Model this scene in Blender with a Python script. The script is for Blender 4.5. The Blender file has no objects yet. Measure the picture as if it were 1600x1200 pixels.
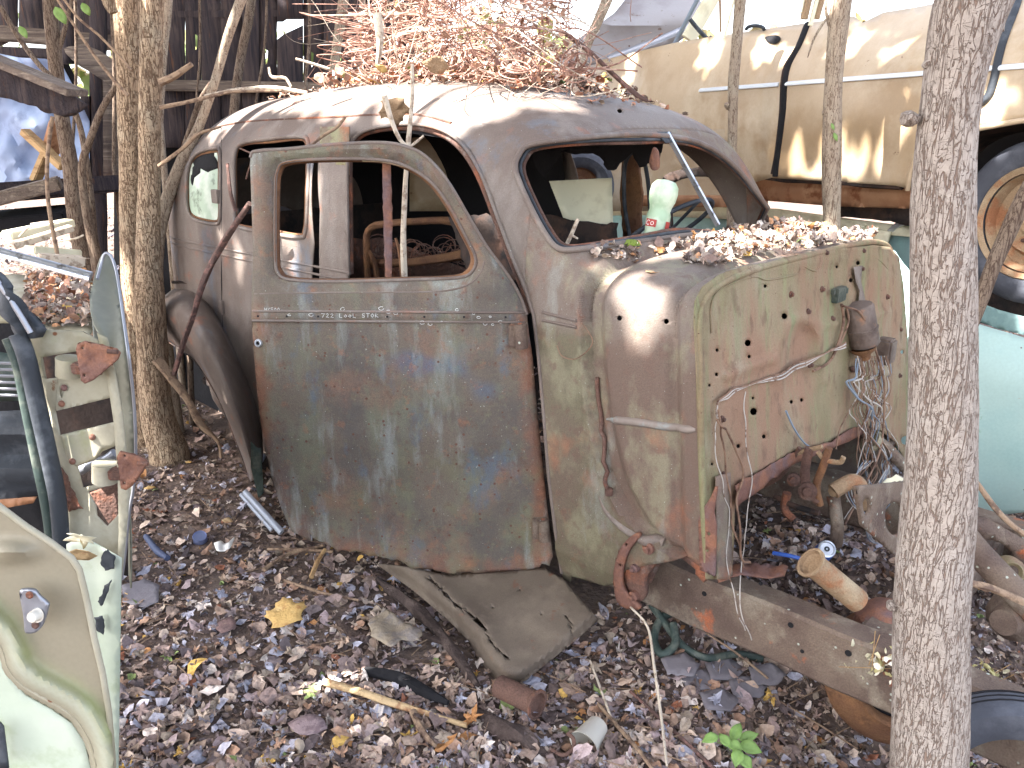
import bpy, bmesh, math, random
import numpy as np
from math import sin, cos, pi, radians, sqrt, atan2
from mathutils import Vector, noise
from mathutils.geometry import delaunay_2d_cdt
from mathutils.bvhtree import BVHTree
random.seed(7); rng = np.random.default_rng(7)
SC = bpy.context.scene; COL = SC.collection

# ------------------------------------------------ camera
FPX, HZ, CAMH = 1300.0, 196.0, 1.63
PITCH = math.atan((600 - HZ) / FPX)
CAM = Vector((0, 0, CAMH))
cam = bpy.data.cameras.new('camera'); camo = bpy.data.objects.new('camera', cam); COL.objects.link(camo)
camo.location = CAM; camo.rotation_euler = (pi / 2 - PITCH, 0, 0)
cam.sensor_width = 36; cam.lens = 36 * FPX / 1600; cam.clip_end = 500; cam.clip_start = 0.02
SC.camera = camo
# ------------------------------------------------ light
SUN_EL, SUN_AZ = radians(52), radians(238)      # azimuth clockwise from +Y (view direction)
TOSUN = Vector((sin(SUN_AZ) * cos(SUN_EL), cos(SUN_AZ) * cos(SUN_EL), sin(SUN_EL)))
w = bpy.data.worlds.new('World'); SC.world = w; w.use_nodes = True
nt = w.node_tree; bg = nt.nodes['Background']
sky = nt.nodes.new('ShaderNodeTexSky'); sky.sky_type = 'NISHITA'; sky.sun_disc = False
sky.sun_elevation = SUN_EL; sky.sun_rotation = SUN_AZ; sky.air_density = 1.0; sky.dust_density = 3.0; sky.ozone_density = 0.6
hs = nt.nodes.new('ShaderNodeHueSaturation'); hs.inputs['Saturation'].default_value = .6   # hazy white sky
nt.links.new(sky.outputs[0], hs.inputs['Color']); nt.links.new(hs.outputs[0], bg.inputs[0]); bg.inputs[1].default_value = 0.15
sl = bpy.data.lights.new('sun', 'SUN'); sl.energy = 5.0; sl.angle = radians(0.5); sl.color = (1, .97, .92)
so = bpy.data.objects.new('sun', sl); COL.objects.link(so)
so.rotation_euler = (-TOSUN).to_track_quat('-Z', 'Y').to_euler()
SC.view_settings.view_transform = 'Standard'; SC.view_settings.look = 'None'
SC.view_settings.exposure = 2.75; SC.view_settings.gamma = 1
SC.render.engine = 'CYCLES'
SC.cycles.max_bounces = 6; SC.cycles.diffuse_bounces = 3; SC.cycles.glossy_bounces = 3
SC.cycles.transmission_bounces = 4; SC.cycles.transparent_max_bounces = 8

# ------------------------------------------------ pixel rays (photograph pixels) used to take measurements
def ray(px, py):
    a = (px - 800) / FPX; b = (600 - py) / FPX
    return Vector((a, cos(PITCH) + b * sin(PITCH), -sin(PITCH) + b * cos(PITCH))).normalized()
def on_plane(px, py, P0, n):
    d = ray(px, py); return CAM + d * ((P0 - CAM).dot(n) / d.dot(n))
def on_z(px, py, z=0.0): return on_plane(px, py, Vector((0, 0, z)), Vector((0, 0, 1)))
def on_y(px, py, y): return on_plane(px, py, Vector((0, y, 0)), Vector((0, 1, 0)))
# sedan frame: u forward, v away from camera, w up
AZ = radians(46.6)
UU = Vector((sin(AZ), -cos(AZ), 0)); VV = Vector((cos(AZ), sin(AZ), 0)); O = Vector((0.147, 2.575, 0))
def W(u, v, w_): return O + UU * u + VV * v + Vector((0, 0, w_))
def on_v(px, py, v): return on_plane(px, py, W(0, v, 0), VV)
def on_u(px, py, u): return on_plane(px, py, W(u, 0, 0), UU)
def project(P):
    q = P - CAM; f = Vector((0, cos(PITCH), -sin(PITCH))); up = Vector((0, sin(PITCH), cos(PITCH)))
    z = q.dot(f); return 800 + FPX * q.x / z, 600 - FPX * q.dot(up) / z

# ------------------------------------------------ object helpers
def lin(r, g, b):
    f = lambda c: (c / 255 / 12.92) if c / 255 <= .04045 else ((c / 255 + .055) / 1.055) ** 2.4
    return (f(r), f(g), f(b), 1)
def thing(name, label, cat, loc=(0, 0, 0), group=None):
    o = bpy.data.objects.new(name, None); COL.objects.link(o); o.location = loc
    o.empty_display_size = .1; o['label'] = label; o['category'] = cat
    if group: o['group'] = group
    return o
def tag(o, label, cat, group=None):
    o['label'] = label; o['category'] = cat
    if group: o['group'] = group
    return o
def mobj(name, verts, faces, mat, parent=None, smooth=True, solid=0, cols=None, kind=None, label=None, solid_off=0):
    me = bpy.data.meshes.new(name)
    org = Vector((0, 0, 0))
    if parent is None and len(verts) and kind is None:      # origin at the thing's base
        a = np.array([tuple(v) for v in verts]); c = a.mean(0); org = Vector((c[0], c[1], a[:, 2].min()))
        verts = [tuple(Vector(v) - org) for v in verts]
    me.from_pydata([tuple(v) for v in verts], [], faces)
    me.materials.append(mat)
    if cols is not None:
        ca = me.color_attributes.new('col', 'FLOAT_COLOR', 'POINT')
        ca.data.foreach_set('color', np.asarray(cols, dtype=np.float32).ravel())
    me.validate(); me.update()
    if smooth:
        me.polygons.foreach_set('use_smooth', [True] * len(me.polygons)); me.set_sharp_from_angle(angle=radians(50))
    o = bpy.data.objects.new(name, me); COL.objects.link(o); o.location = org
    if parent is not None:
        o.parent = parent
        p = parent; off = Vector((0, 0, 0))
        while p is not None: off += p.location; p = p.parent
        o.location = -off
    if kind: o['kind'] = kind
    if label: o['label'] = label
    if solid:
        m = o.modifiers.new('thick', 'SOLIDIFY'); m.thickness = solid; m.offset = solid_off
    return o
class MB:
    def __init__(s): s.v = []; s.f = []
    def add(s, v, f):
        n = len(s.v); s.v += [Vector(p) for p in v]; s.f += [tuple(i + n for i in q) for q in f]; return s
    def build(s, name, mat, parent=None, **k): return mobj(name, s.v, s.f, mat, parent, **k)
    def box(s, c, sx, sy, sz, ax=None, bev=0):
        """box at centre c with half sizes; ax = (X,Y,Z) axes"""
        X, Y, Z = ax or (Vector((1, 0, 0)), Vector((0, 1, 0)), Vector((0, 0, 1)))
        b = min(sx, sy, sz) * .25 if bev == 0 else bev
        bm = bmesh.new(); bmesh.ops.create_cube(bm, size=2)
        for v in bm.verts: v.co = Vector((v.co.x * sx, v.co.y * sy, v.co.z * sz))
        bmesh.ops.bevel(bm, geom=bm.edges[:], offset=b, segments=2, affect='EDGES')
        bm.verts.index_update()
        vs = [Vector(c) + X * v.co.x + Y * v.co.y + Z * v.co.z for v in bm.verts]
        fs = [tuple(v.index for v in f.verts) for f in bm.faces]; bm.free()
        return s.add(vs, fs)
    def tube(s, pts, r, sides=8, closed=False, cap=True, flat=1.0, wob=0):
        pts = [Vector(p) for p in pts]; n = len(pts)
        if n < 2: return s
        rs = list(r) if hasattr(r, '__len__') else [r] * n
        T = []
        for i in range(n):
            a = pts[(i - 1) % n] if (closed or i > 0) else pts[i]; b = pts[(i + 1) % n] if (closed or i < n - 1) else pts[i]
            t = (b - a); T.append(t.normalized() if t.length > 1e-9 else Vector((0, 0, 1)))
        N = T[0].orthogonal().normalized(); vs = []; fs = []
        for i in range(n):
            N = (N - T[i] * N.dot(T[i]));
            N = N.normalized() if N.length > 1e-6 else T[i].orthogonal().normalized()
            B = T[i].cross(N)
            for k in range(sides):
                a = 2 * pi * k / sides; rr = rs[i]
                if wob: rr *= 1 + wob * noise.noise(pts[i] * 9 + Vector((cos(a), sin(a), 0)) * 1.3)
                vs.append(pts[i] + N * cos(a) * rr + B * sin(a) * rr * flat)
        m = n if closed else n - 1
        for i in range(m):
            for k in range(sides):
                a = i * sides + k; b = i * sides + (k + 1) % sides; c = ((i + 1) % n) * sides + (k + 1) % sides; d = ((i + 1) % n) * sides + k
                fs.append((a, b, c, d))
        if cap and not closed:
            fs.append(tuple(range(sides))[::-1]); fs.append(tuple((n - 1) * sides + k for k in range(sides)))
        return s.add(vs, fs)
    def disc(s, c, n, prof, seg=32, arc=(0, 2 * pi)):
        """lathe: profile [(radius, height along n)]"""
        c = Vector(c); n = Vector(n).normalized(); X = n.orthogonal().normalized(); Y = n.cross(X); vs = []; fs = []
        full = abs(arc[1] - arc[0] - 2 * pi) < 1e-6; m = seg if full else seg + 1
        for r, h in prof:
            for k in range(m):
                a = arc[0] + (arc[1] - arc[0]) * k / seg
                vs.append(c + n * h + (X * cos(a) + Y * sin(a)) * r)
        for i in range(len(prof) - 1):
            for k in range(seg):
                k2 = (k + 1) % m
                fs.append((i * m + k, i * m + k2, (i + 1) * m + k2, (i + 1) * m + k))
        return s.add(vs, fs)
def cr(pts, n=8, closed=False):
    """Catmull-Rom through points (tuples of any length)"""
    P = [np.array(tuple(p), float) for p in pts]; N = len(P); out = []
    m = N if closed else N - 1
    for i in range(m):
        p1, p2 = P[i], P[(i + 1) % N]
        p0 = P[(i - 1) % N] if (closed or i > 0) else 2 * p1 - p2
        p3 = P[(i + 2) % N] if (closed or i < N - 2) else 2 * p2 - p1
        for k in range(n):
            t = k / n
            out.append(.5 * ((2 * p1) + (-p0 + p2) * t + (2 * p0 - 5 * p1 + 4 * p2 - p3) * t * t + (-p0 + 3 * p1 - 3 * p2 + p3) * t ** 3))
    if not closed: out.append(P[-1])
    return [tuple(p) for p in out]
def resamp(poly, sp, closed=True):
    P = [np.array(p, float) for p in poly]
    if closed: P.append(P[0])
    out = []
    for a, b in zip(P[:-1], P[1:]):
        d = np.linalg.norm(b - a); k = max(1, int(round(d / sp)))
        for j in range(k): out.append(tuple(a + (b - a) * j / k))
    if not closed: out.append(tuple(P[-1]))
    return out
def rough_edge(poly, amp, sp, seed=0, closed=True):
    """ragged (rusted) outline"""
    out = []; P = resamp(poly, sp, closed)
    for i, p in enumerate(P):
        q = Vector((p[0] * .11 + seed, p[1] * .11, 0)); q2 = q * 3.1
        out.append((p[0] + amp * (noise.noise(q) + .6 * noise.noise(q2)), p[1] + amp * (noise.noise(q + Vector((9, 3, 1))) + .6 * noise.noise(q2 + Vector((9, 3, 1))))))
    return out
def inpoly(X, Y, poly):
    P = np.array(poly); x1, y1 = P[:, 0], P[:, 1]; x2, y2 = np.roll(x1, -1), np.roll(y1, -1)
    r = np.zeros(len(X), bool)
    for a, b, c, d in zip(x1, y1, x2, y2):
        if b == d: continue
        m = ((b > Y) != (d > Y)); xx = (c - a) * (Y - b) / (d - b) + a
        r ^= (m & (X < xx))
    return r
def cdt(outline, holes, sp, spo=None):
    """triangulate a polygon with holes, filled with grid points of spacing sp -> pts, tris"""
    spo = spo or sp; pts = []; edges = []
    for L in [outline] + list(holes):
        R = resamp(L, spo); n0 = len(pts); pts += R
        edges += [(n0 + i, n0 + (i + 1) % len(R)) for i in range(len(R))]
    A = np.array(pts)
    x0, y0 = np.array(outline).min(0); x1, y1 = np.array(outline).max(0)
    gx, gy = np.meshgrid(np.arange(x0 + sp * .5, x1, sp), np.arange(y0 + sp * .5, y1, sp * .9))
    gx = gx + (np.arange(gx.shape[0])[:, None] % 2) * sp * .5
    gx, gy = gx.ravel(), gy.ravel()
    ok = inpoly(gx, gy, outline)
    for h in holes: ok &= ~inpoly(gx, gy, h)
    gx, gy = gx[ok], gy[ok]
    # drop grid points too near to the edges
    cell = {}
    for a, b in pts: cell.setdefault((int(a // spo), int(b // spo)), []).append((a, b))
    keep = []
    for a, b in zip(gx, gy):
        ca, cb = int(a // spo), int(b // spo); good = True
        for i in (-1, 0, 1):
            for j in (-1, 0, 1):
                for (p, q) in cell.get((ca + i, cb + j), ()):
                    if (p - a) ** 2 + (q - b) ** 2 < (spo * .45) ** 2: good = False
        if good: keep.append((float(a), float(b)))
    allp = [Vector((float(a), float(b))) for a, b in pts] + [Vector(k) for k in keep]
    v, e, f, *_ = delaunay_2d_cdt(allp, edges, [], 0, 1e-6)
    V = np.array([tuple(p) for p in v]); Fc = np.array([tuple(t) for t in f])
    c = V[Fc].mean(1); ok = inpoly(c[:, 0], c[:, 1], outline)
    for h in holes: ok &= ~inpoly(c[:, 0], c[:, 1], h)
    return V, Fc[ok]
def orient(verts, faces, toward=None):
    """face normals toward the camera side (consistent winding from cdt)"""
    return faces
def psheet(name, outline, mat, surf, holes=(), relief=None, sp=8, spo=None, parent=None, solid=.003, colfn=None, **k):
    """panel traced in photograph pixels; surf(px,py) -> world point; relief in metres along the ray"""
    V, Fc = cdt(outline, holes, sp, spo)
    vs = []
    for x, y in V:
        p = surf(x, y)
        if relief:
            p = p + (p - CAM).normalized() * relief(x, y)
        vs.append(p)
    if colfn: k['cols'] = [colfn(x, y) for x, y in V]
    return mobj(name, vs, [tuple(int(i) for i in t) for t in Fc], mat, parent, solid=solid, **k)
def plane_y(y): return lambda a, b: on_y(a, b, y)
def plane_v(v): return lambda a, b: on_v(a, b, v)
def plane_p(P0, n): return lambda a, b: on_plane(a, b, P0, n)
def loft(curves, na=40, nb=6, closed=False):
    """surface through several 3-D curves"""
    C = []
    for c in curves:
        c = cr(c, 10); c = np.array(c); d = np.r_[0, np.cumsum(np.linalg.norm(np.diff(c, axis=0), axis=1))]
        t = np.linspace(0, d[-1], na); C.append(np.stack([np.interp(t, d, c[:, i]) for i in range(3)], 1))
    rows = np.array(C); grid = []
    for i in range(na): grid.append(cr([tuple(r) for r in rows[:, i]], nb, closed))
    m = len(grid[0]); vs = [Vector(p) for g in grid for p in g]
    fs = [(i * m + j, i * m + (j + 1) % m, (i + 1) * m + (j + 1) % m, (i + 1) * m + j) for i in range(na - 1) for j in range(m if closed else m - 1)]
    return vs, fs
def sst(a, b, x):
    t = min(1, max(0, (x - a) / (b - a))); return t * t * (3 - 2 * t)
def bump1(x, c, wd): return math.exp(-((x - c) / wd) ** 2)
# ------------------------------------------------ materials
def NM(name):
    m = bpy.data.materials.new(name); m.use_nodes = True; return m, m.node_tree, m.node_tree.nodes['Principled BSDF']
def M(name, base, layers=(), rough=.8, metal=0, bump=(40, .3), spec=.3, attr=False, fine=None, coat=0, trans=None, spots=None):
    """layers: (colour, scale, lo, hi, seed, stretch, amount)"""
    m, t, b = NM(name); N = t.nodes; L = t.links
    tc = N.new('ShaderNodeTexCoord')
    if attr:
        at = N.new('ShaderNodeAttribute'); at.attribute_name = 'col'; cur = at.outputs['Color']
    else:
        rgb = N.new('ShaderNodeRGB'); rgb.outputs[0].default_value = base; cur = rgb.outputs[0]
    for l in layers:
        col, sc, lo, hi = l[:4]; seed = l[4] if len(l) > 4 else 0; st = l[5] if len(l) > 5 else (1, 1, 1); amt = l[6] if len(l) > 6 else 1
        mp = N.new('ShaderNodeMapping'); mp.inputs['Location'].default_value = (seed * 3.7, seed * 1.3, seed * 2.1); mp.inputs['Scale'].default_value = st
        L.new(tc.outputs['Object'], mp.inputs[0])
        nz = N.new('ShaderNodeTexNoise'); nz.inputs['Scale'].default_value = sc; nz.inputs['Detail'].default_value = 8; nz.inputs['Roughness'].default_value = .62
        L.new(mp.outputs[0], nz.inputs['Vector'])
        mr = N.new('ShaderNodeMapRange'); mr.inputs[1].default_value = lo; mr.inputs[2].default_value = hi; mr.inputs[4].default_value = amt
        L.new(nz.outputs[0], mr.inputs[0])
        mx = N.new('ShaderNodeMix'); mx.data_type = 'RGBA'; L.new(mr.outputs[0], mx.inputs[0]); L.new(cur, mx.inputs[6]); mx.inputs[7].default_value = col
        cur = mx.outputs[2]
    if spots:   # (colour, scale, size): small separate flecks
        for col, sc, sz in spots:
            vo = N.new('ShaderNodeTexVoronoi'); vo.inputs['Scale'].default_value = sc; L.new(tc.outputs['Object'], vo.inputs['Vector'])
            mr = N.new('ShaderNodeMapRange'); mr.inputs[1].default_value = sz; mr.inputs[2].default_value = sz * .6; L.new(vo.outputs['Distance'], mr.inputs[0])
            wn = N.new('ShaderNodeSeparateColor'); L.new(vo.outputs['Color'], wn.inputs[0])
            mr2 = N.new('ShaderNodeMapRange'); mr2.inputs[1].default_value = .72; mr2.inputs[2].default_value = .74; L.new(wn.outputs[0], mr2.inputs[0])
            mu = N.new('ShaderNodeMath'); mu.operation = 'MULTIPLY'; L.new(mr.outputs[0], mu.inputs[0]); L.new(mr2.outputs[0], mu.inputs[1])
            mx = N.new('ShaderNodeMix'); mx.data_type = 'RGBA'; L.new(mu.outputs[0], mx.inputs[0]); L.new(cur, mx.inputs[6]); mx.inputs[7].default_value = col
            cur = mx.outputs[2]
    if fine:    # fine grain: value jitter
        nz = N.new('ShaderNodeTexNoise'); nz.inputs['Scale'].default_value = fine[0]; nz.inputs['Detail'].default_value = 4; L.new(tc.outputs['Object'], nz.inputs['Vector'])
        mr = N.new('ShaderNodeMapRange'); mr.inputs[1].default_value = .25; mr.inputs[2].default_value = .75; mr.inputs[3].default_value = 1 - fine[1]; mr.inputs[4].default_value = 1 + fine[1]
        L.new(nz.outputs[0], mr.inputs[0])
        vm = N.new('ShaderNodeVectorMath'); vm.operation = 'SCALE'; L.new(cur, vm.inputs[0]); L.new(mr.outputs[0], vm.inputs['Scale']); cur = vm.outputs[0]
    L.new(cur, b.inputs['Base Color'])
    b.inputs['Roughness'].default_value = rough; b.inputs['Metallic'].default_value = metal; b.inputs['Specular IOR Level'].default_value = spec
    if coat: b.inputs['Coat Weight'].default_value = coat
    if trans: b.inputs['Transmission Weight'].default_value = trans
    if bump:
        nz = N.new('ShaderNodeTexNoise'); nz.inputs['Scale'].default_value = bump[0]; nz.inputs['Detail'].default_value = 6; L.new(tc.outputs['Object'], nz.inputs['Vector'])
        bu = N.new('ShaderNodeBump'); bu.inputs['Strength'].default_value = bump[1]; bu.inputs['Distance'].default_value = .01
        L.new(nz.outputs[0], bu.inputs['Height']); L.new(bu.outputs[0], b.inputs['Normal'])
    return m
def bark_mat(name, plate, crack, sx, sz, crackw, tint=None, bstr=.8):
    """furrowed bark: two sets of wandering cracks (mostly upright, fewer level) between rough plates"""
    m, t, b = NM(name); N = t.nodes; L = t.links
    tc = N.new('ShaderNodeTexCoord')
    def nz(scale, st, detail=3, dist=0, seed=0, ro=.5):
        mp = N.new('ShaderNodeMapping'); mp.inputs['Scale'].default_value = st; mp.inputs['Location'].default_value = (seed, seed * .7, seed * 1.3); L.new(tc.outputs['Object'], mp.inputs[0])
        n = N.new('ShaderNodeTexNoise'); n.inputs['Scale'].default_value = scale; n.inputs['Detail'].default_value = detail; n.inputs['Distortion'].default_value = dist; n.inputs['Roughness'].default_value = ro; L.new(mp.outputs[0], n.inputs['Vector']); return n.outputs[0]
    def ridge(o, k):
        a = N.new('ShaderNodeMath'); a.operation = 'SUBTRACT'; L.new(o, a.inputs[0]); a.inputs[1].default_value = .5
        c = N.new('ShaderNodeMath'); c.operation = 'ABSOLUTE'; L.new(a.outputs[0], c.inputs[0])
        d = N.new('ShaderNodeMath'); d.operation = 'MULTIPLY'; L.new(c.outputs[0], d.inputs[0]); d.inputs[1].default_value = k; return d.outputs[0]
    r1 = ridge(nz(sx, (1, 1, .13), 2.5, .5, 1), 1); r2 = ridge(nz(sx * 1.25, (1, 1, .18), 2, .4, 7), 1.2); r3 = ridge(nz(sz, (.55, .55, 1), 2.5, .6, 13), 3.2)
    mi = N.new('ShaderNodeMath'); mi.operation = 'MINIMUM'; L.new(r1, mi.inputs[0]); L.new(r2, mi.inputs[1])
    mj = N.new('ShaderNodeMath'); mj.operation = 'MINIMUM'; L.new(mi.outputs[0], mj.inputs[0]); L.new(r3, mj.inputs[1])
    mr = N.new('ShaderNodeMapRange'); mr.interpolation_type = 'SMOOTHSTEP'; mr.inputs[1].default_value = 0; mr.inputs[2].default_value = crackw; L.new(mj.outputs[0], mr.inputs[0])
    n2 = nz(90, (1, 1, .8), 6, 0, 3, .65)
    m1 = N.new('ShaderNodeMix'); m1.data_type = 'RGBA'; L.new(n2, m1.inputs[0]); m1.inputs[6].default_value = tuple(c * .55 for c in plate[:3]) + (1,); m1.inputs[7].default_value = tuple(min(1, c * 1.45) for c in plate[:3]) + (1,)
    r3_ = N.new('ShaderNodeMapRange'); r3_.inputs[1].default_value = .5; r3_.inputs[2].default_value = .68; r3_.inputs[4].default_value = .6; L.new(nz(7, (1, 1, 1), 6, 0, 5), r3_.inputs[0])
    m3 = N.new('ShaderNodeMix'); m3.data_type = 'RGBA'; L.new(r3_.outputs[0], m3.inputs[0]); L.new(m1.outputs[2], m3.inputs[6]); m3.inputs[7].default_value = tint or plate
    mx = N.new('ShaderNodeMix'); mx.data_type = 'RGBA'; L.new(mr.outputs[0], mx.inputs[0]); mx.inputs[6].default_value = crack; L.new(m3.outputs[2], mx.inputs[7])
    L.new(mx.outputs[2], b.inputs['Base Color']); b.inputs['Roughness'].default_value = .95; b.inputs['Specular IOR Level'].default_value = .15
    hh = N.new('ShaderNodeMath'); hh.operation = 'MULTIPLY_ADD'; L.new(n2, hh.inputs[0]); hh.inputs[1].default_value = .5; L.new(mr.outputs[0], hh.inputs[2])
    bu = N.new('ShaderNodeBump'); bu.inputs['Strength'].default_value = bstr; bu.inputs['Distance'].default_value = .006; L.new(hh.outputs[0], bu.inputs['Height']); L.new(bu.outputs[0], b.inputs['Normal'])
    return m
L_ = lin
RO = L_(150, 96, 72); RD = L_(96, 66, 56); BL = L_(98, 116, 134); GN = L_(122, 128, 98); GY = L_(128, 120, 116); LI = L_(168, 172, 160)
m_body = M('rusted_paint', L_(118, 106, 98), [(L_(102, 89, 82), 3, .42, .6, 1), (L_(138, 130, 124), 5, .52, .68, 2, (1, 1, .5), .7), (RO, 9, .58, .7, 3, (1, 1, 1), .55), (BL, 4, .6, .7, 5, (1, 1, .6), .5)],
           rough=.62, bump=(170, .22), spec=.4, fine=(260, .16), spots=[(LI, 55, .09)])
m_door = M('rusted_door_paint', (1, 1, 1, 1), [(L_(84, 80, 78), 3.6, .46, .6, 1, (1, 1, .8), .75), (L_(112, 114, 96), 7, .49, .62, 9, (1, 1, .45), .6), (L_(134, 138, 134), 11, .53, .67, 13, (1.2, 1.2, .25), .75), (L_(86, 100, 116), 8, .57, .66, 19, (1, 1, .5), .6),
            (L_(130, 98, 82), 5.5, .53, .68, 7, (1, 1, .9), .6), (L_(144, 98, 74), 17, .58, .70, 8, (1, 1, 1), .55), (RD, 30, .56, .68, 11, (1, 1, 1), .45), (LI, 60, .68, .74, 15), (L_(120, 118, 92), 45, .55, .7, 17, (1, 1, 1), .35)],
           attr=True, rough=.72, bump=(220, .28), fine=(330, .25), spots=[(LI, 60, .1), (RD, 38, .2)])
m_cowl = M('mossy_rusted_cowl', L_(126, 118, 100), [(L_(112, 100, 88), 3, .42, .6, 21), (L_(142, 142, 112), 9, .46, .6, 22, (1, 1, .6), .8), (RO, 6, .54, .66, 23, (1, 1, .8), .8), (L_(106, 84, 74), 22, .54, .64, 24, (1, 1, 1), .7), (L_(150, 156, 148), 5, .62, .7, 25, (1, 1, .4), .6)],
           rough=.75, bump=(200, .35), fine=(300, .22), spots=[(LI, 70, .12)])
m_fire = M('pale_firewall_paint', L_(142, 126, 102), [(L_(122, 112, 84), 3, .42, .6, 31, (1, 1, .5)), (L_(152, 148, 128), 4, .52, .66, 32, (1, 1, .3), .6), (L_(140, 108, 88), 4, .46, .62, 33, (1, 1, .4), .9), (L_(120, 128, 92), 6, .54, .66, 36, (2, 2, .2), .7), (L_(140, 146, 104), 7, .55, .68, 34, (1.5, 1.5, .25), .6), (L_(104, 80, 66), 24, .54, .66, 35, (1, 1, .5), .6)],
           rough=.75, bump=(180, .3), fine=(260, .14), spots=[(RD, 45, .12)])
m_rust = M('deep_rust', L_(104, 78, 68), [(L_(80, 60, 54), 6, .42, .6, 41), (L_(150, 92, 66), 9, .52, .66, 42, (1, 1, 1), .8), (L_(132, 122, 116), 14, .58, .7, 43, (1, 1, 1), .6)], rough=.85, bump=(150, .5), fine=(200, .25))
m_rust_o = M('orange_rust', L_(122, 88, 62), [(L_(106, 74, 56), 6, .42, .6, 45), (L_(142, 100, 68), 9, .52, .66, 46, (1, 1, 1), .8), (L_(90, 66, 50), 20, .56, .66, 47, (1, 1, 1), .7)], rough=.85, bump=(150, .4), fine=(200, .2))
m_rust_t = M('tan_rust', L_(148, 124, 98), [(L_(150, 104, 74), 10, .5, .62, 48), (L_(172, 152, 124), 6, .5, .65, 49)], rough=.8, bump=(150, .4), fine=(200, .2))
m_rust_r = M('red_primer_rust', L_(112, 80, 70), [(L_(134, 92, 72), 14, .48, .6, 51), (L_(104, 84, 84), 9, .52, .64, 52)], rough=.7, bump=(120, .4), fine=(200, .15))
m_frame = M('frame_rail_rust', L_(112, 96, 84), [(L_(92, 76, 68), 5, .42, .6, 55), (L_(134, 122, 108), 8, .52, .66, 56), (L_(160, 92, 62), 10, .6, .7, 57)], rough=.8, bump=(140, .45), fine=(220, .2), spots=[(LI, 40, .2)])
m_dark = M('dark_rust_inside', L_(58, 48, 44), [(L_(84, 62, 52), 6, .5, .65, 58), (L_(40, 36, 36), 9, .5, .6, 59)], rough=.9, bump=(90, .4))
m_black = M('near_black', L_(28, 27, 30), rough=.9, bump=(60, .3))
m_rubber = M('old_rubber', L_(70, 72, 80), [(L_(96, 98, 106), 6, .48, .65, 61)], rough=.75, bump=(80, .25))
m_hose = M('dark_green_hose', L_(58, 70, 66), [(L_(90, 96, 88), 18, .5, .6, 62)], rough=.6)
m_tan = M('tan_car_paint', L_(188, 166, 138), [(L_(166, 140, 108), 1.6, .42, .6, 71), (L_(196, 178, 152), 3, .5, .66, 72), (L_(176, 146, 106), 5, .55, .7, 73, (1, 1, .4), .5), (L_(110, 74, 50), 13, .69, .73, 74)], rough=.42, bump=(60, .05), spec=.5, fine=(120, .04), spots=[(L_(110, 76, 56), 9, .08)])
m_orange = M('primer_orange_sill', L_(152, 108, 78), [(L_(170, 128, 96), 4, .48, .6, 76), (L_(120, 72, 44), 9, .55, .66, 77)], rough=.6, bump=(80, .2))
m_teal = M('faded_teal_paint', L_(130, 158, 158), [(L_(170, 200, 196), 2, .45, .6, 81), (L_(128, 168, 166), 4, .55, .7, 82)], rough=.45, bump=(60, .06), fine=(100, .05))
m_mint = M('pale_mint_paint', L_(160, 184, 178), [(L_(150, 178, 174), 2, .45, .6, 83), (L_(112, 138, 100), 9, .64, .7, 84, (1, 1, .8), .8), (L_(160, 110, 70), 25, .71, .74, 85)], rough=.45, bump=(60, .06), fine=(100, .05), spots=[(L_(110, 90, 80), 12, .06)])
m_pale = M('pale_green_white_paint', L_(158, 152, 134), [(L_(144, 138, 118), 3, .42, .6, 91), (L_(172, 168, 152), 5, .5, .66, 92), (L_(132, 138, 92), 7, .6, .72, 94, (1, 1, .6), .5), (L_(120, 84, 60), 22, .67, .71, 93)], rough=.5, bump=(60, .08), fine=(120, .05), spots=[(L_(120, 78, 54), 16, .09)])
m_panelg = M('grey_green_paint', L_(146, 138, 118), [(L_(154, 150, 128), 2, .45, .6, 95), (L_(134, 142, 96), 5, .58, .72, 96)], rough=.5, bump=(60, .08), fine=(120, .05))
m_dkgreen = M('dark_green_fender', L_(112, 112, 100), [(L_(128, 128, 114), 4, .5, .65, 97)], rough=.5, bump=(60, .08))
m_door_in = M('pale_seafoam_paint', L_(176, 186, 168), [(L_(190, 198, 182), 3, .42, .6, 98), (L_(150, 162, 124), 6, .55, .7, 99)], rough=.45, bump=(60, .06))
m_chrome = M('worn_chrome', L_(200, 204, 212), [(L_(120, 116, 112), 30, .55, .68, 100)], rough=.28, metal=.85, bump=(80, .08))
m_alu = M('grey_trim', L_(150, 152, 160), rough=.4, metal=.6, bump=(80, .1))
m_seal = M('dark_weatherstrip', L_(52, 56, 62), [(L_(84, 88, 94), 7, .5, .64, 101)], rough=.6, bump=(60, .2))
m_bark = bark_mat('grey_furrowed_bark', L_(164, 152, 142), L_(128, 108, 96), 84, 84, .032, L_(174, 164, 156), .8)
m_bark2 = bark_mat('brown_ridged_bark', L_(166, 144, 120), L_(108, 86, 70), 62, 34, .04, L_(164, 152, 132), .9)
m_bark3 = bark_mat('smooth_sapling_bark', L_(164, 148, 130), L_(110, 90, 76), 60, 70, .03, L_(176, 166, 148), .5)
m_bark4 = bark_mat('dark_sapling_bark', L_(120, 104, 90), L_(74, 58, 50), 60, 60, .04, L_(136, 124, 112), .5)  # sapling bark in a darker brown
m_twig = M('dry_twig', L_(150, 126, 104), [(L_(104, 84, 72), 30, .48, .6, 111)], rough=.9, bump=(160, .4))
m_twigd = M('dark_twig', L_(92, 72, 66), [(L_(130, 96, 88), 40, .5, .6, 112)], rough=.9, bump=(160, .4))
m_twigl = M('bleached_twig', L_(196, 182, 164), [(L_(150, 132, 116), 40, .5, .6, 113)], rough=.9, bump=(160, .3))
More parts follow.
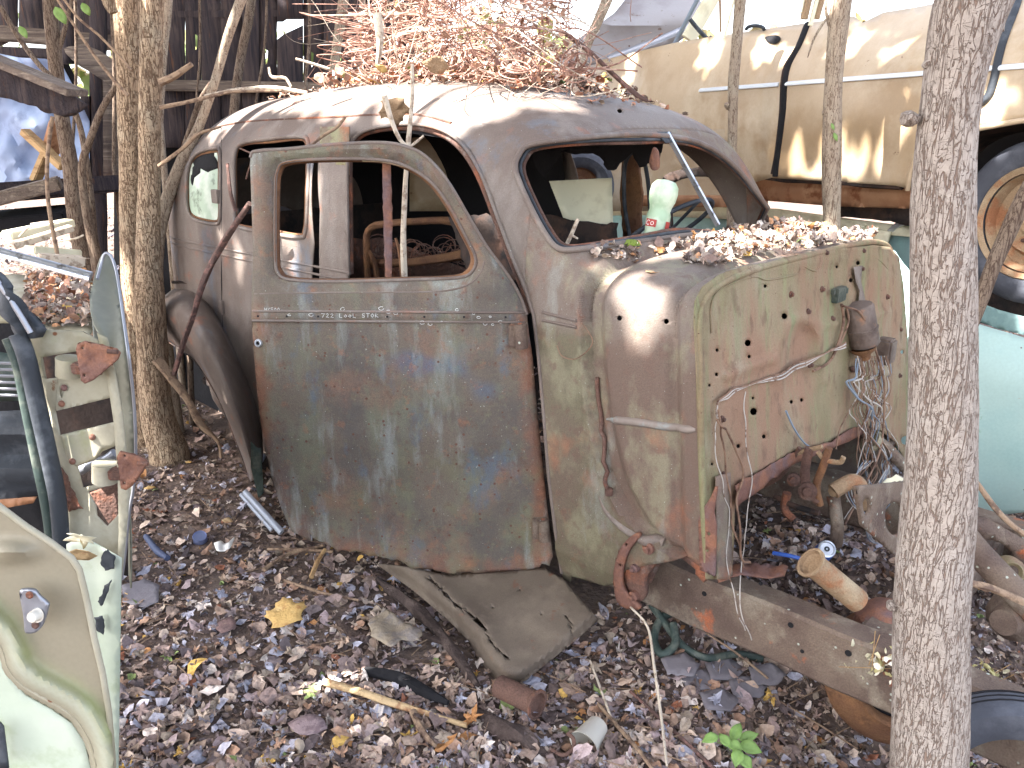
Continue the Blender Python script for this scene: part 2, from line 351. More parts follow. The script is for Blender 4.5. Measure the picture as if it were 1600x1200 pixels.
m_board = M('weathered_board', L_(58, 50, 52), [(L_(78, 66, 64), 5, .45, .62, 121, (6, 6, .5)), (L_(42, 38, 44), 8, .5, .64, 122, (8, 8, .4)), (L_(96, 66, 48), 6, .6, .7, 123, (5, 5, .5))], rough=.9, bump=(120, .5))
m_beam = M('grey_beam_wood', L_(112, 98, 88), [(L_(86, 74, 68), 5, .45, .62, 124, (.5, 6, 6)), (L_(140, 126, 112), 8, .52, .64, 125, (.5, 8, 8))], rough=.9, bump=(120, .5))
m_fresh = M('split_yellow_wood', L_(172, 140, 100), [(L_(140, 108, 74), 9, .5, .62, 126, (1, 1, 4))], rough=.8, bump=(120, .4))
m_tarp = M('pale_blue_tarp', L_(140, 154, 184), [(L_(154, 168, 196), 3, .45, .6, 131), (L_(120, 132, 160), 6, .55, .68, 132)], rough=.6, bump=(20, .3))
m_greypanel = M('grey_primer_panel', L_(150, 146, 148), [(L_(136, 130, 132), 3, .45, .6, 133), (L_(110, 90, 80), 14, .62, .7, 134)], rough=.6, bump=(60, .1), spots=[(L_(90, 60, 50), 12, .1)])
m_soil = M('dark_soil', L_(108, 94, 86), [(L_(84, 72, 68), 4, .42, .6, 141), (L_(124, 106, 96), 22, .52, .64, 142), (L_(120, 100, 84), 60, .55, .65, 143)], rough=1, bump=(50, 1), spec=.1)
m_leaf = M('dead_leaf', (1, 1, 1, 1), attr=True, rough=.75, bump=(90, .35), fine=(110, .22), spec=.25)
m_yleaf = M('yellow_maple_leaf', L_(196, 160, 100), [(L_(168, 122, 74), 30, .56, .66, 151), (L_(208, 178, 124), 16, .5, .62, 152)], rough=.7, bump=(90, .4))
m_gleaf = M('fresh_green_leaf', L_(124, 152, 84), [(L_(106, 134, 68), 20, .45, .6, 153)], rough=.5, bump=(60, .2))
m_crown = M('canopy_leaf', (1, 1, 1, 1), attr=True, rough=.6, bump=None)
m_white = M('white_plastic', L_(206, 200, 188), rough=.5, bump=(60, .05))
m_bottle = M('cloudy_green_plastic', L_(170, 196, 164), [(L_(206, 220, 198), 12, .45, .6, 161), (L_(150, 186, 150), 9, .55, .66, 162)], rough=.35, bump=(50, .15), spec=.5, trans=.15)
m_red = M('red_label', L_(168, 66, 60), rough=.5, bump=None)
m_lbl = M('label_lettering', L_(240, 236, 230), rough=.5, bump=None)
m_blue = M('blue_plastic', L_(58, 92, 170), rough=.4, bump=None)
m_bluew = M('blue_grey_wire', L_(124, 134, 146), rough=.6, bump=None)
m_wire = M('pale_wire', L_(176, 168, 160), [(L_(110, 84, 70), 30, .52, .62, 163)], rough=.6, bump=None)
m_wireb = M('brown_wire', L_(132, 104, 86), [(L_(90, 66, 54), 20, .5, .6, 164)], rough=.7, bump=None)
m_spring = M('rusty_spring_wire', L_(158, 122, 108), [(L_(112, 80, 68), 20, .48, .6, 165), (L_(206, 180, 164), 14, .56, .66, 166)], rough=.6, bump=None)
m_glass = M('old_pane', L_(170, 196, 188), rough=.1, bump=None, trans=.6, spec=.6)
m_card = M('cream_board', L_(230, 224, 196), [(L_(206, 198, 168), 6, .5, .64, 167)], rough=.7, bump=(40, .1))
m_box = M('green_black_box', L_(58, 68, 62), [(L_(84, 88, 80), 16, .5, .6, 168)], rough=.5, bump=(80, .3))
m_motor = M('brown_motor_case', L_(112, 98, 90), [(L_(86, 72, 66), 10, .45, .6, 169), (L_(150, 110, 84), 16, .56, .66, 170)], rough=.6, bump=(100, .3))
m_grease = M('lettering_white', L_(200, 200, 196), rough=.7, bump=None)
m_moss = M('moss', L_(120, 136, 60), rough=1, bump=(200, 1))
m_wood_rot = M('rotten_bark_slab', L_(72, 60, 56), [(L_(96, 82, 76), 14, .5, .62, 171, (1, 1, 1))], rough=.95, bump=(80, .9))
m_paper = M('grey_sheet_waste', L_(124, 118, 122), [(L_(144, 138, 140), 6, .5, .62, 172)], rough=.8, bump=(30, .4))

m_qglass = M('milky_dirty_glass', L_(176, 192, 172), [(L_(206, 214, 200), 7, .48, .6, 181), (L_(110, 120, 104), 9, .58, .66, 182)], rough=.35, bump=(40, .1))
m_strip = M('bright_side_strip', L_(214, 218, 222), rough=.3, metal=.2, bump=(60, .05))
# ================================================ THE RUSTED SEDAN
sedan = thing('rusted_sedan', 'rust-brown stripped old sedan with rounded roof, no bonnet and its front door hanging open', 'car', tuple(O))
m_toe = M('brown_rusted_toe_panel', L_(124, 106, 94), [(L_(104, 92, 84), 3, .42, .6, 26), (L_(130, 126, 104), 7, .5, .66, 27, (1, 1, .6), .8), (L_(142, 98, 78), 9, .52, .66, 28, (1, 1, 1), .7), (L_(140, 148, 142), 5, .6, .7, 29, (1, 1, .5), .6)], rough=.7, bump=(200, .3), fine=(300, .2), spots=[(LI, 70, .1)])
m_pan = M('dusty_brown_panel_paint', L_(112, 100, 88), [(L_(98, 86, 76), 5, .42, .6, 211), (L_(124, 111, 98), 9, .5, .66, 212), (L_(120, 86, 70), 16, .62, .7, 213)], rough=.7, bump=(320, .12), fine=(260, .12))
# stations along the body: u, half width, roof height, exponent
ST = [(.50, .725, 1.225, 4.5), (.30, .725, 1.235, 4.4), (.15, .725, 1.245, 4.2), (.08, .725, 1.26, 4.0), (.02, .725, 1.335, 3.7), (-.04, .725, 1.455, 3.5), (-.10, .725, 1.565, 3.4),
      (-.17, .725, 1.64, 3.4), (-.28, .725, 1.692, 3.3), (-.45, .725, 1.735, 3.3), (-.8, .73, 1.785, 3.2), (-1.2, .73, 1.81, 3.2), (-1.7, .73, 1.805, 3.2), (-2.05, .73, 1.78, 3.1),
      (-2.30, .73, 1.765, 3.0), (-2.50, .725, 1.715, 3.0), (-2.66, .71, 1.60, 2.9), (-2.80, .665, 1.49, 2.8), (-2.92, .57, 1.35, 2.7), (-3.0, .44, 1.24, 2.6), (-3.04, .28, 1.16, 2.6)]
_d = np.array(cr(ST, 8)); _s = np.r_[0, np.cumsum(np.hypot(np.diff(_d[:, 0]), np.diff(_d[:, 2])))]
SMAX = float(_s[-1]); VC, WB, WS, KL, KA = .72, 1.05, .10, .93, 2.6
def ustep(w_): return float(np.interp(w_, [.38, .41, .47, .58, .8, 1.0, 1.1, 1.2], [.42, .33, .25, .19, .13, .10, .095, .095]))
def shell(s, y):
    p = shell0(s, y); u = (p - O).dot(UU)
    return p + UU * (.125 * (1.16 - p.z) * sst(.05, .5, u)) if u > .05 else p
def shell0(s, y):
    u = np.interp(s, _s, _d[:, 0]); hw = np.interp(s, _s, _d[:, 1]); top = np.interp(s, _s, _d[:, 2]); n = np.interp(s, _s, _d[:, 3])
    def disp(w_):
        if u < .02: return 0
        uc = ustep(w_); x = u - uc
        return .006 * bump1(x, -.008, .008) - .034 * sst(0, .016, x) + .030 * sst(.05, .09, x) - .024 * bump1(u, .41, .018)
    if y < 0 or y > KA:
        far = y > KA; t = 1 + y / KL if not far else 1 - (y - KA) / KL
        w_ = WS + (WB - WS) * t
        h = hw + .014 * sin(pi * min(1, t)) - .05 * max(0, .15 - t) / .15 + disp(w_)
        return W(u, VC + (h if far else -h), w_)
    ph = pi * y / KA; c, q = cos(ph), sin(ph)
    rho = (abs(c) ** n + abs(q) ** n) ** (-1 / n)
    w0 = WB + (top - WB) * rho * q; dd = disp(w0)
    return W(u, VC - (hw + dd) * rho * c, WB + (top + dd - WB) * rho * q)
# parameter lookup of a photograph pixel on the shell
NSg, NYg = 170, 150
_gs = np.linspace(0, SMAX, NSg); _gy = np.linspace(-KL, KA + KL, NYg)
_gv = [shell(a, b) for a in _gs for b in _gy]; _gf = []
for i in range(NSg - 1):
    for j in range(NYg - 1):
        a = i * NYg + j; _gf += [(a, a + 1, a + NYg + 1), (a, a + NYg + 1, a + NYg)]
_bvh = BVHTree.FromPolygons(_gv, _gf)
def sh_param(px, py):
    d = ray(px, py); h = _bvh.ray_cast(CAM, d)
    if h[0] is None: h = _bvh.find_nearest(CAM + d * ((W(-1.2, .7, 1.5) - CAM).length)); h = (h[0], h[1], h[2])
    P, _, fi = h[0], h[1], h[2]; f = _gf[fi]; A, B, C_ = [_gv[i] for i in f]
    v0, v1, v2 = B - A, C_ - A, P - A
    d00, d01, d11, d20, d21 = v0.dot(v0), v0.dot(v1), v1.dot(v1), v2.dot(v0), v2.dot(v1)
    den = d00 * d11 - d01 * d01
    b = (d11 * d20 - d01 * d21) / den; c = (d00 * d21 - d01 * d20) / den
    pr = [(_gs[i // NYg], _gy[i % NYg]) for i in f]
    return (pr[0][0] * (1 - b - c) + pr[1][0] * b + pr[2][0] * c, pr[0][1] * (1 - b - c) + pr[1][1] * b + pr[2][1] * c)
def on_shell(px, py, out=0.0):
    p = shell(*sh_param(px, py)); return p - (p - CAM).normalized() * out
mir = lambda L: [(a, KA - b) for a, b in L]
P_quart = cr([(291, 300), (294, 262), (308, 240), (336, 232), (344, 240), (344, 300), (344, 342), (336, 350), (308, 345), (294, 332)], 4, True)
P_rear = cr([(366, 300), (366, 245), (378, 224), (420, 217), (468, 213), (482, 222), (483, 260), (481, 320), (478, 362), (468, 371), (420, 364), (378, 356), (367, 345)], 4, True)
P_wind = cr([(806, 268), (810, 243), (830, 226), (900, 216), (985, 210), (1060, 215), (1108, 230), (1150, 262), (1190, 312), (1222, 358), (1205, 366), (1150, 366), (1080, 369), (1000, 377), (960, 382), (900, 390), (872, 388), (852, 366), (826, 318)], 4, True)
q_quart = [sh_param(*p) for p in P_quart]; q_rear = [sh_param(*p) for p in P_rear]; q_wind = [sh_param(*p) for p in P_wind]
edge_top = cr([(545, 430), (543, 330), (543, 250), (552, 218), (580, 201), (640, 194), (690, 203), (725, 228), (752, 272), (776, 335), (800, 400), (820, 450), (834, 492)], 4)
edge_frt = [(842, 560), (850, 650), (857, 740), (868, 830), (878, 895)]
q_top = [sh_param(*p) for p in edge_top]; q_frt = [sh_param(*p) for p in edge_frt]
q_open = q_top + q_frt + [(q_frt[-1][0], -KL - .1), (q_top[0][0], -KL - .1)]
q_slit = [sh_param(*p) for p in [(494, 236), (500, 236), (501, 330), (500, 436), (488, 436), (492, 380)]]
def low_param(px, py):
    q = on_v(px, py, 0) - O; return (float(np.interp(-q.dot(UU), -_d[:, 0], _s)), (q.z - WS) / (WB - WS) * KL - KL)
q_arch = [low_param(*p) for p in [(262, 500), (285, 505), (305, 530), (325, 580), (345, 650), (365, 740)]]
q_arch = [(SMAX + .1, q_arch[0][1])] + q_arch + [(q_arch[-1][0], -KL - .1), (SMAX + .1, -KL - .1)]
q_bot = [low_param(*p) for p in [(930, 914), (950, 905), (962, 880), (990, 868), (1030, 858), (1052, 868), (1070, 882), (1098, 886)]]
q_bot = [(q_frt[-1][0], -KL - .1), low_param(884, 906)] + q_bot + [(-.05, q_bot[-1][1]), (-.05, -KL - .1)]
q_far = [(a, KA - max(b, .03)) for a, b in q_top]
dots_sh = [(968, 497), (1042, 503)]
def blob_px(cx, cy, r, n=8): return [(cx + r * cos(2 * pi * k / n), cy + r * sin(2 * pi * k / n)) for k in range(n)]
q_dots = [[sh_param(*p) for p in blob_px(x, y, 4.2)] for x, y in dots_sh] + [[sh_param(*p) for p in blob_px(968, 174, 4)]]
HOLES = [q_quart, q_rear, q_wind, q_open, q_slit, q_arch, q_bot, q_far] + q_dots
S_C = float(np.interp(.14, -_d[:, 0], _s))
def shell_part(name, s0, s1, mat, sp, colfn=None, **k):
    V2, F2 = cdt([(s0, -KL), (s1, -KL), (s1, KA + KL), (s0, KA + KL)], HOLES, sp, sp * .7)
    vs = [shell(a, b) for a, b in V2]
    vs = [p + VV * .004 * noise.noise(p * 5) + Vector((0, 0, .004 * noise.noise(p * 4))) for p in vs]
    cols = [colfn(a, b, p) for (a, b), p in zip(V2, vs)] if colfn else None
    return mobj(name, vs, [tuple(int(i) for i in t) for t in F2], mat, sedan, solid=.004, cols=cols, **k)
cA, cB, cC = [np.array(L_(*c)) for c in ((116, 104, 96), (104, 97, 79), (104, 87, 77))]
def cowl_col(a, b, p):
    u = (p - O).dot(UU); n1 = .10 * noise.noise(p * 9) + .05 * noise.noise(p * 31)
    low = 1 - sst(.98, 1.06, p.z + n1 * .4) if b < 0 or b < .1 else 0
    inn = sst(-.01, .05, u - ustep(p.z) + n1 * .3)
    side = cB * (1 - inn) + cC * inn
    c = cA * (1 - low) + side * low
    return tuple(c[:3]) + (1,)
m_cowlv = M('blotched_cowl_paint', (1, 1, 1, 1), [(L_(108, 92, 82), 3, .46, .64, 21, (1, 1, 1), .7), (L_(140, 136, 112), 9, .5, .64, 22, (1, 1, .6), .55), (RO, 6, .56, .70, 23, (1, 1, .8), .6), (L_(106, 84, 74), 24, .54, .66, 24, (1, 1, 1), .6), (L_(146, 150, 144), 5, .62, .72, 25, (1, 1, .4), .5)],
           attr=True, rough=.68, bump=(200, .3), fine=(300, .2), spots=[(LI, 70, .1)])
shell_part('cowl', 0, S_C, m_cowlv, .013, cowl_col, label='mossy rust-stained cowl and scuttle ahead of the door')
shell_part('body_shell', S_C, SMAX, m_body, .022)
# near-black lining inside roof and far side, interior shade put into its colour
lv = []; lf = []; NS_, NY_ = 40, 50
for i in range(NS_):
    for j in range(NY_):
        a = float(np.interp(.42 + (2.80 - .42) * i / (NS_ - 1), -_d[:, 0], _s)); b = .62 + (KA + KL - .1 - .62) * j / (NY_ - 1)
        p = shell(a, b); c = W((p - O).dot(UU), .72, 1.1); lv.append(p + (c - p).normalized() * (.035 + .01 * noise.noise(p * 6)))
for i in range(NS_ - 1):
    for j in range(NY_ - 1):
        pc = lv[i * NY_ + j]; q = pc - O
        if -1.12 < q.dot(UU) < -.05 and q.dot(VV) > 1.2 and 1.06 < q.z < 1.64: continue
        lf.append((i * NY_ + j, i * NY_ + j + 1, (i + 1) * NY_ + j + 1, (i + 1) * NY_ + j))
mobj('shade_lining', lv, lf, m_black, sedan)
def rim(name, q, r, mat, closed=True, out=.0, inset=0):
    pts = [shell(a, b) for a, b in q]; c = sum(pts, Vector()) / len(pts)
    pts = [p + (c - p).normalized() * inset - (p - CAM).normalized() * out for p in pts]
    return MB().tube(pts, r, 8, closed).build(name, mat, sedan)
rim('window_rim', q_quart, .009, m_body, out=.004); rim('window_rim', q_rear, .010, m_body, out=.004)
rim('window_rim', q_quart, .006, m_rust_o, inset=.016, out=-.015); rim('window_rim', q_rear, .006, m_rust_o, inset=.016, out=-.015)
rim('windscreen_frame', q_wind, .010, m_body, out=.005); rim('windscreen_seal', q_wind, .007, m_seal, inset=.018, out=-.010)
rim('windscreen_frame', q_wind, .008, m_rust, inset=.030, out=-.03)
rim('door_opening_rim', q_top + q_frt, .007, m_body, False, out=.004)
rim('door_opening_rim', q_top, .014, m_rust, False, out=-.035, inset=.012)
drip = cr([(282, 262), (300, 226), (322, 207), (350, 196), (400, 189), (497, 184), (600, 179), (660, 180), (705, 192)], 5)
MB().tube([on_shell(*p, .006) for p in drip], .0045, 6).build('drip_rail', m_rust, sedan)
for uu0, uu1 in ((-2.75, -1.08), (-.06, .085)):
    for wv in (1.034, 1.068):
        pts = [W(u, 0, wv) for u in np.linspace(uu0, uu1, 24)]
        pts2 = []
        for p in pts:
            s_ = float(np.interp(-(p - O).dot(UU), -_d[:, 0], _s)); yy = (wv - WB) if wv < WB else .02
            hwv = np.interp(s_, _s, _d[:, 1]); pts2.append(shell(s_, (wv - WB) * (1 if wv < WB else .95)) - VV * .003)
        MB().tube(pts2, .0055, 8).build('belt_moulding', m_body, sedan)
for pp in ([(346, 200), (347, 300), (346, 390), (347, 470), (350, 545)], [(880, 905), (884, 908)]):
    MB().tube([on_shell(*p, .001) for p in cr(pp, 5)], .0028, 6).build('door_seam', m_black, sedan)
psheet('quarter_glass', [(288, 300), (291, 258), (306, 236), (338, 228), (348, 240), (348, 345), (336, 354), (306, 349), (290, 334)], m_qglass, lambda a, b: on_shell(a, b, -.03), sp=7, parent=sedan, solid=.002)
psheet('window_dirt', rough_edge([(306, 245), (335, 236), (340, 262), (322, 270), (314, 262), (300, 290), (296, 275)], 5, 6), m_black, lambda a, b: on_shell(a, b, -.026), sp=6, parent=sedan, solid=.001)
# hinge plate by the quarter window
MB().box(on_shell(338, 307, .02), .03, .012, .032, (UU, VV, Vector((0, 0, 1)))).build('upper_hinge', m_body, sedan)
MB().box(on_shell(347, 480, .01), .02, .01, .035, (UU, VV, Vector((0, 0, 1)))).build('lower_hinge', m_body, sedan)
# lip above wheel arch
MB().tube([on_v(*p, -.008) for p in cr([(270, 441), (290, 442), (312, 454), (334, 480)], 5)], .008, 8).build('arch_lip', m_dark, sedan)
# front shell edge flange
MB().tube([shell(0.004, b) for b in np.linspace(-.62, KA + .62, 160)], .011, 8).build('cowl_flange', m_fire, sedan)
# pale pressed rib on the side of the cowl
MB().tube([on_shell(x, y, .0) for x, y in cr([(948, 655), (990, 659), (1040, 666), (1088, 672)], 5)], [.003, .008] + [.0125] * 13 + [.006], 12).build('pressed_rib', M('pale_rib_paint', L_(132, 120, 112), [(L_(138, 154, 154), 6, .5, .6, 201)], rough=.6, bump=(100, .2)), sedan)
rod = MB(); rod.tube([on_shell(x, y, .010) for x, y in cr([(932, 590), (938, 660), (945, 720), (950, 762)], 5)], .007, 8); rod.box(on_shell(952, 768, .01), .012, .01, .012)
rod.build('cowl_drain_rod', m_rust, sedan)
MB().tube([on_shell(x, y, .0) for x, y in cr([(935, 772), (948, 800), (975, 826), (1005, 842), (1040, 848)], 6)], list(np.linspace(.004, .020, 25)), 10).build('curved_rib', m_body, sedan)
# rear wing
a1 = [on_v(*p, .03) for p in [(258, 462), (272, 452), (292, 451), (315, 461), (336, 484), (353, 513), (371, 548), (389, 590), (403, 632), (410, 690), (412, 745)]]
a2 = [on_v(*p, -.13) for p in [(250, 476), (268, 462), (290, 462), (312, 476), (332, 502), (350, 538), (367, 580), (383, 625), (395, 670), (402, 710), (405, 748)]]
a3 = [on_v(*p, -.23) for p in [(247, 492), (264, 482), (285, 486), (306, 504), (326, 534), (345, 574), (361, 616), (376, 658), (387, 696), (394, 724), (398, 750)]]
a4 = [on_v(*p, -.22) for p in [(250, 512), (266, 514), (285, 526), (304, 544), (323, 571), (342, 606), (356, 640), (370, 676), (381, 708), (389, 732), (393, 752)]]
a5 = [on_v(*p, -.13) for p in [(256, 530), (268, 536), (284, 547), (302, 560), (321, 586), (341, 620), (355, 652), (369, 687), (380, 716), (387, 738), (391, 754)]]
vs, fs = loft([a1, a2, a3, a4, a5], 44, 6); mobj('rear_wing', vs, fs, m_body, sedan, solid=.004)
MB().tube(cr(a5, 5), .008, 8).build('wing_lip', m_dark, sedan)
psheet('dark_arch_sheet', [(262, 470), (300, 470), (345, 520), (400, 640), (425, 780), (425, 860), (330, 800), (285, 700), (262, 620)], m_black, plane_v(.22), sp=30, parent=sedan)  # near-black sheet standing in for the shade inside the wheel arch
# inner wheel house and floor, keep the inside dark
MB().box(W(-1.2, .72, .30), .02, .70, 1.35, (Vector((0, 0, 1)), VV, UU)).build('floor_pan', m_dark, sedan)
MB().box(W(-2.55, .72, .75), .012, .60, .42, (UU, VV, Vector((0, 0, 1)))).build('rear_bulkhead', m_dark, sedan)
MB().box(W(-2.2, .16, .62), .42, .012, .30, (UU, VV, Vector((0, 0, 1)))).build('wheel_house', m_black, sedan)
# ---- firewall
def FW(px, py):
    # plane u = .49 + .13*(1.16-w) + .012 v
    n = UU * 1 + Vector((0, 0, .13)) - VV * .012
    return on_plane(px, py, W(.49 + .13 * 1.16, 0, 0), n)
fw_out = [(1103, 905), (1099, 820), (1097, 740), (1090, 640), (1087, 560), (1084, 500), (1086, 470), (1098, 447), (1125, 428), (1165, 415), (1215, 408), (1225, 402), (1300, 390), (1365, 383), (1390, 386), (1404, 402), (1411, 445),
          (1417, 520), (1421, 600), (1425, 690), (1424, 760), (1412, 715), (1398, 690), (1375, 672), (1352, 664), (1325, 672), (1300, 690), (1270, 700), (1240, 704), (1215, 718), (1190, 735), (1150, 757), (1147, 800), (1146, 850), (1142, 905)]
pocket = cr([(1212, 600), (1214, 560), (1224, 520), (1244, 498), (1268, 502), (1282, 522), (1288, 560), (1290, 600)], 4)
def polyd(x, y, P):
    P = np.asarray(P); A = P[:-1]; B = P[1:]; d = B - A; t = np.clip(((x - A[:, 0]) * d[:, 0] + (y - A[:, 1]) * d[:, 1]) / np.maximum((d ** 2).sum(1), 1e-9), 0, 1)
    return float(np.min(np.hypot(x - A[:, 0] - t * d[:, 0], y - A[:, 1] - t * d[:, 1])))
_pk = np.array(pocket); _fwe = np.array([(1097, 740), (1090, 640), (1087, 560), (1084, 500), (1086, 470), (1098, 447), (1125, 428), (1165, 415), (1215, 408), (1300, 396), (1365, 392), (1386, 396), (1399, 410), (1408, 445), (1416, 520), (1421, 600), (1425, 690)])
_rib1 = np.array([(1133, 588), (1160, 578), (1208, 561)]); _rib2 = np.array([(1290, 508), (1340, 500), (1388, 488)]); _rib3 = np.array([(1128, 478), (1130, 560), (1128, 620)])
def fw_rel(x, y):
    r = 0
    r += .030 * (1 - sst(0, 1, (polyd(x, y, _fwe)) / 26)) * 0 - .012 * bump1(polyd(x, y, _fwe), 8, 9)
    if inpoly(np.array([x]), np.array([y]), pocket + [(1290, 640), (1212, 640)])[0]: r += .05 * sst(0, 26, polyd(x, y, _pk)) * (1 - sst(560, 650, y))
    r -= .022 * bump1(polyd(x, y, _rib1), 0, 7); r -= .022 * bump1(polyd(x, y, _rib2), 0, 6); r += .012 * bump1(polyd(x, y, _rib3), 0, 5); r -= .014 * bump1(polyd(x, y, _pk), 3, 5) * (y < 600)
    r += .05 * sst(640, 760, y) * 0
    r += .006 * noise.noise(Vector((x * .02, y * .02, 3)))
    return r
fwh = [blob_px(*p) for p in [(1195, 447, 3), (1225, 494, 5), (1168, 536, 5.5), (1170, 557, 3), (1340, 411, 3.5), (1329, 438, 3.5), (1307, 417, 2.5), (1368, 536, 2.5), (1177, 643, 6), (1153, 697, 3.5), (1193, 682, 3.5), (1119, 585, 3), (1108, 602, 2.5), (1176, 622, 2.5), (1112, 725, 2.5), (1236, 628, 3), (1252, 625, 3), (1414, 688, 7), (1409, 550, 3), (1120, 547, 3)]]
psheet('firewall', fw_out, m_fire, FW, holes=fwh, relief=fw_rel, sp=6, spo=4.5, parent=sedan, solid=.004, label='tan and olive firewall with drilled holes')
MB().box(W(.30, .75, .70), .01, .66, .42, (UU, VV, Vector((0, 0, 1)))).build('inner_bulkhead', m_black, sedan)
FWo = lambda x, y, o=.01: FW(x, y) - (FW(x, y) - CAM).normalized() * o
# seam of the firewall flange, wavy
MB().tube([FWo(x, y, .008) for x, y in cr([(1112, 520), (1111, 480), (1122, 455), (1150, 440), (1180, 432), (1200, 437), (1245, 428), (1250, 415), (1275, 423), (1290, 405), (1330, 397), (1365, 402), (1385, 418), (1397, 445), (1404, 520), (1408, 600)], 5)], .003, 6).build('firewall_seam', m_fire, sedan)
# bottom torn roll of the firewall
psheet('torn_lip', rough_edge([(1150, 757), (1190, 735), (1240, 704), (1300, 690), (1325, 672), (1352, 664), (1350, 676), (1325, 690), (1290, 704), (1245, 722), (1205, 750), (1165, 782), (1150, 790)], 4, 9), m_rust_r, FW, relief=lambda x, y: -.03 - .02 * sin(x * .05), sp=7, parent=sedan)
# toe board edge brackets
psheet('corner_bracket', [(1092, 812), (1096, 800), (1112, 775), (1118, 760), (1122, 760), (1116, 800), (1120, 822), (1118, 900), (1094, 890)], m_rust_r, lambda a, b: on_v(a, b, -.02), holes=[blob_px(1108, 834, 3), blob_px(1106, 860, 2.5)], sp=7, spo=4, parent=sedan, solid=.006)
psheet('corner_gusset', [(1118, 745), (1141, 738), (1144, 905), (1120, 905), (1119, 820)], m_toe, FW, relief=lambda x, y: -.035, sp=8, parent=sedan)
psheet('torn_foot', rough_edge([(1118, 895), (1145, 882), (1180, 880), (1232, 886), (1226, 900), (1190, 903), (1160, 898), (1122, 912)], 4, 8, 3), m_rust_r, lambda a, b: on_z(a, b, .335), relief=lambda x, y: .01 * sin(x * .2), sp=7, parent=sedan)
# bolts on the firewall
for x, y in [(1235, 460), (1284, 452), (1262, 487), (1300, 498), (1386, 464), (1346, 420), (1406, 515), (1405, 587), (1266, 570), (1338, 578), (1128, 655), (1372, 620), (1290, 395), (1348, 392), (1130, 742)]:
    MB().disc(FWo(x, y, .006), UU, [(.0, .012), (.006, .011), (.0075, .004), (.011, .003), (.011, -.004)], 8).build('bolt', m_rust, sedan)
# heater motor and relay box on the firewall
Z = Vector((0, 0, 1))
c0 = FWo(1345, 510, .11)
mt = MB(); ax = (FWo(1340, 478, .10) - FWo(1352, 548, .13)).normalized()
mt.disc(FWo(1352, 540, .12), ax, [(0, 0), (.045, 0), (.052, .008), (.052, .062), (.055, .064), (.055, .07), (.052, .072), (.052, .150), (.046, .158), (.0, .158)], 24)
mo = mt.build('heater_motor', m_motor, sedan)
MB().disc(FWo(1350, 553, .12), ax, [(0, -.02), (.02, -.02), (.024, .0), (.04, .012), (.05, .03)], 16).build('motor_nose', m_rust_o, mo)
MB().box(FWo(1382, 548, .05), .035, .035, .05, (UU, VV, Z)).build('junction_box', m_motor, sedan)
MB().box(FWo(1311, 460, .035), .012, .038, .026, (UU, VV, Z)).build('fuse_block', m_box, sedan)
for x in (1302, 1312, 1322): MB().box(FWo(x, 456 + (x - 1302) * -.1, .05), .006, .007, .010, (UU, VV, Z)).build('fuse_terminal', m_box, sedan)
psheet('strap_bracket', [(1334, 418), (1347, 415), (1345, 440), (1352, 470), (1350, 478), (1341, 478), (1343, 455), (1337, 440)], m_body, FW, relief=lambda x, y: -.04, sp=5, parent=sedan)
psheet('stub_bracket', [(1330, 573), (1350, 571), (1350, 578), (1332, 582)], m_rust, FW, relief=lambda x, y: -.04, sp=4, parent=sedan, solid=.01)
# wiring
def wire(pts, r, mat, o=.03, name='wire', wig=.0, parent=sedan, f=None):
    P = []
    pts = [p if len(p) > 2 else (p[0], p[1], o) for p in pts]
    for i, p in enumerate(cr(pts, 8)):
        q = (f or FWo)(p[0], p[1], p[2])
        q = q + Vector([wig * noise.noise(Vector((i * .17, k * 7, len(pts)))) for k in range(3)]); P.append(q)
    return MB().tube(P, r, 6).build(name, mat, parent)
for k in range(4):
    dx = k * 2.5 - 4
    wire([(1121, 650 + dx, .03), (1122, 632, .035), (1140, 614 + dx, .03), (1170, 602, .03), (1215, 588 + dx, .03), (1255, 570 + dx, .035), (1290, 552, .04), (1320, 540 + dx, .08)], .0030, m_wire if k % 2 else m_wireb, wig=.012)
wire([(1122, 650), (1118, 700), (1128, 760), (1140, 800), (1136, 870), (1148, 940, .10), (1165, 985, .12)], .0016, m_wire, .045, wig=.01)
wire([(1165, 612), (1166, 680), (1172, 760), (1165, 830), (1160, 880), (1155, 940, .14), (1175, 1000, .16)], .0018, m_wire, .06, wig=.012)
wire([(1120, 655), (1140, 680), (1160, 740), (1152, 800), (1160, 870), (1170, 880)], .0035, m_wireb, .07, wig=.01)
wire([(1122, 640), (1128, 690), (1140, 760), (1146, 830), (1165, 885)], .0028, m_wireb, .05, wig=.01)
wire([(1315, 475), (1318, 500, .06), (1312, 530, .05), (1296, 565, .04), (1270, 580, .03)], .005, m_wireb, .06)
wire([(1322, 478), (1326, 500, .08), (1316, 530, .06), (1300, 560, .05)], .0035, m_wireb, .06)
wire([(1318, 478, .08), (1345, 490, .17), (1362, 530, .2), (1378, 580, .19), (1382, 620, .18), (1376, 700, .2), (1350, 760, .2), (1320, 820, .22)], .004, m_wireb, .1)
rr = random.Random(3)
for k in range(20):
    x = 1340 + k * 2.6; y1 = 640 + rr.random() * 120
    wire([(x, 556, .11), (x + rr.uniform(-8, 6), 600, .12), (x + rr.uniform(-14, 10), 650, .13), (x + rr.uniform(-20, 20), y1, .14), (x + rr.uniform(-25, 25), y1 + 60, .16)], .0018, rr.choice([m_wire, m_wireb, m_bluew, m_wireb]), wig=.03)
for k in range(4):
    wire([(1350 + k * 5, 720, .16), (1338 - k * 5, 760, .2), (1350, 820, .22), (1372 + k * 3, 850, .22), (1380, 835, .2), (1374 - 4 * k, 780, .2), (1392, 720, .18)], .0022, m_wire if k % 2 else m_bluew, wig=.025)
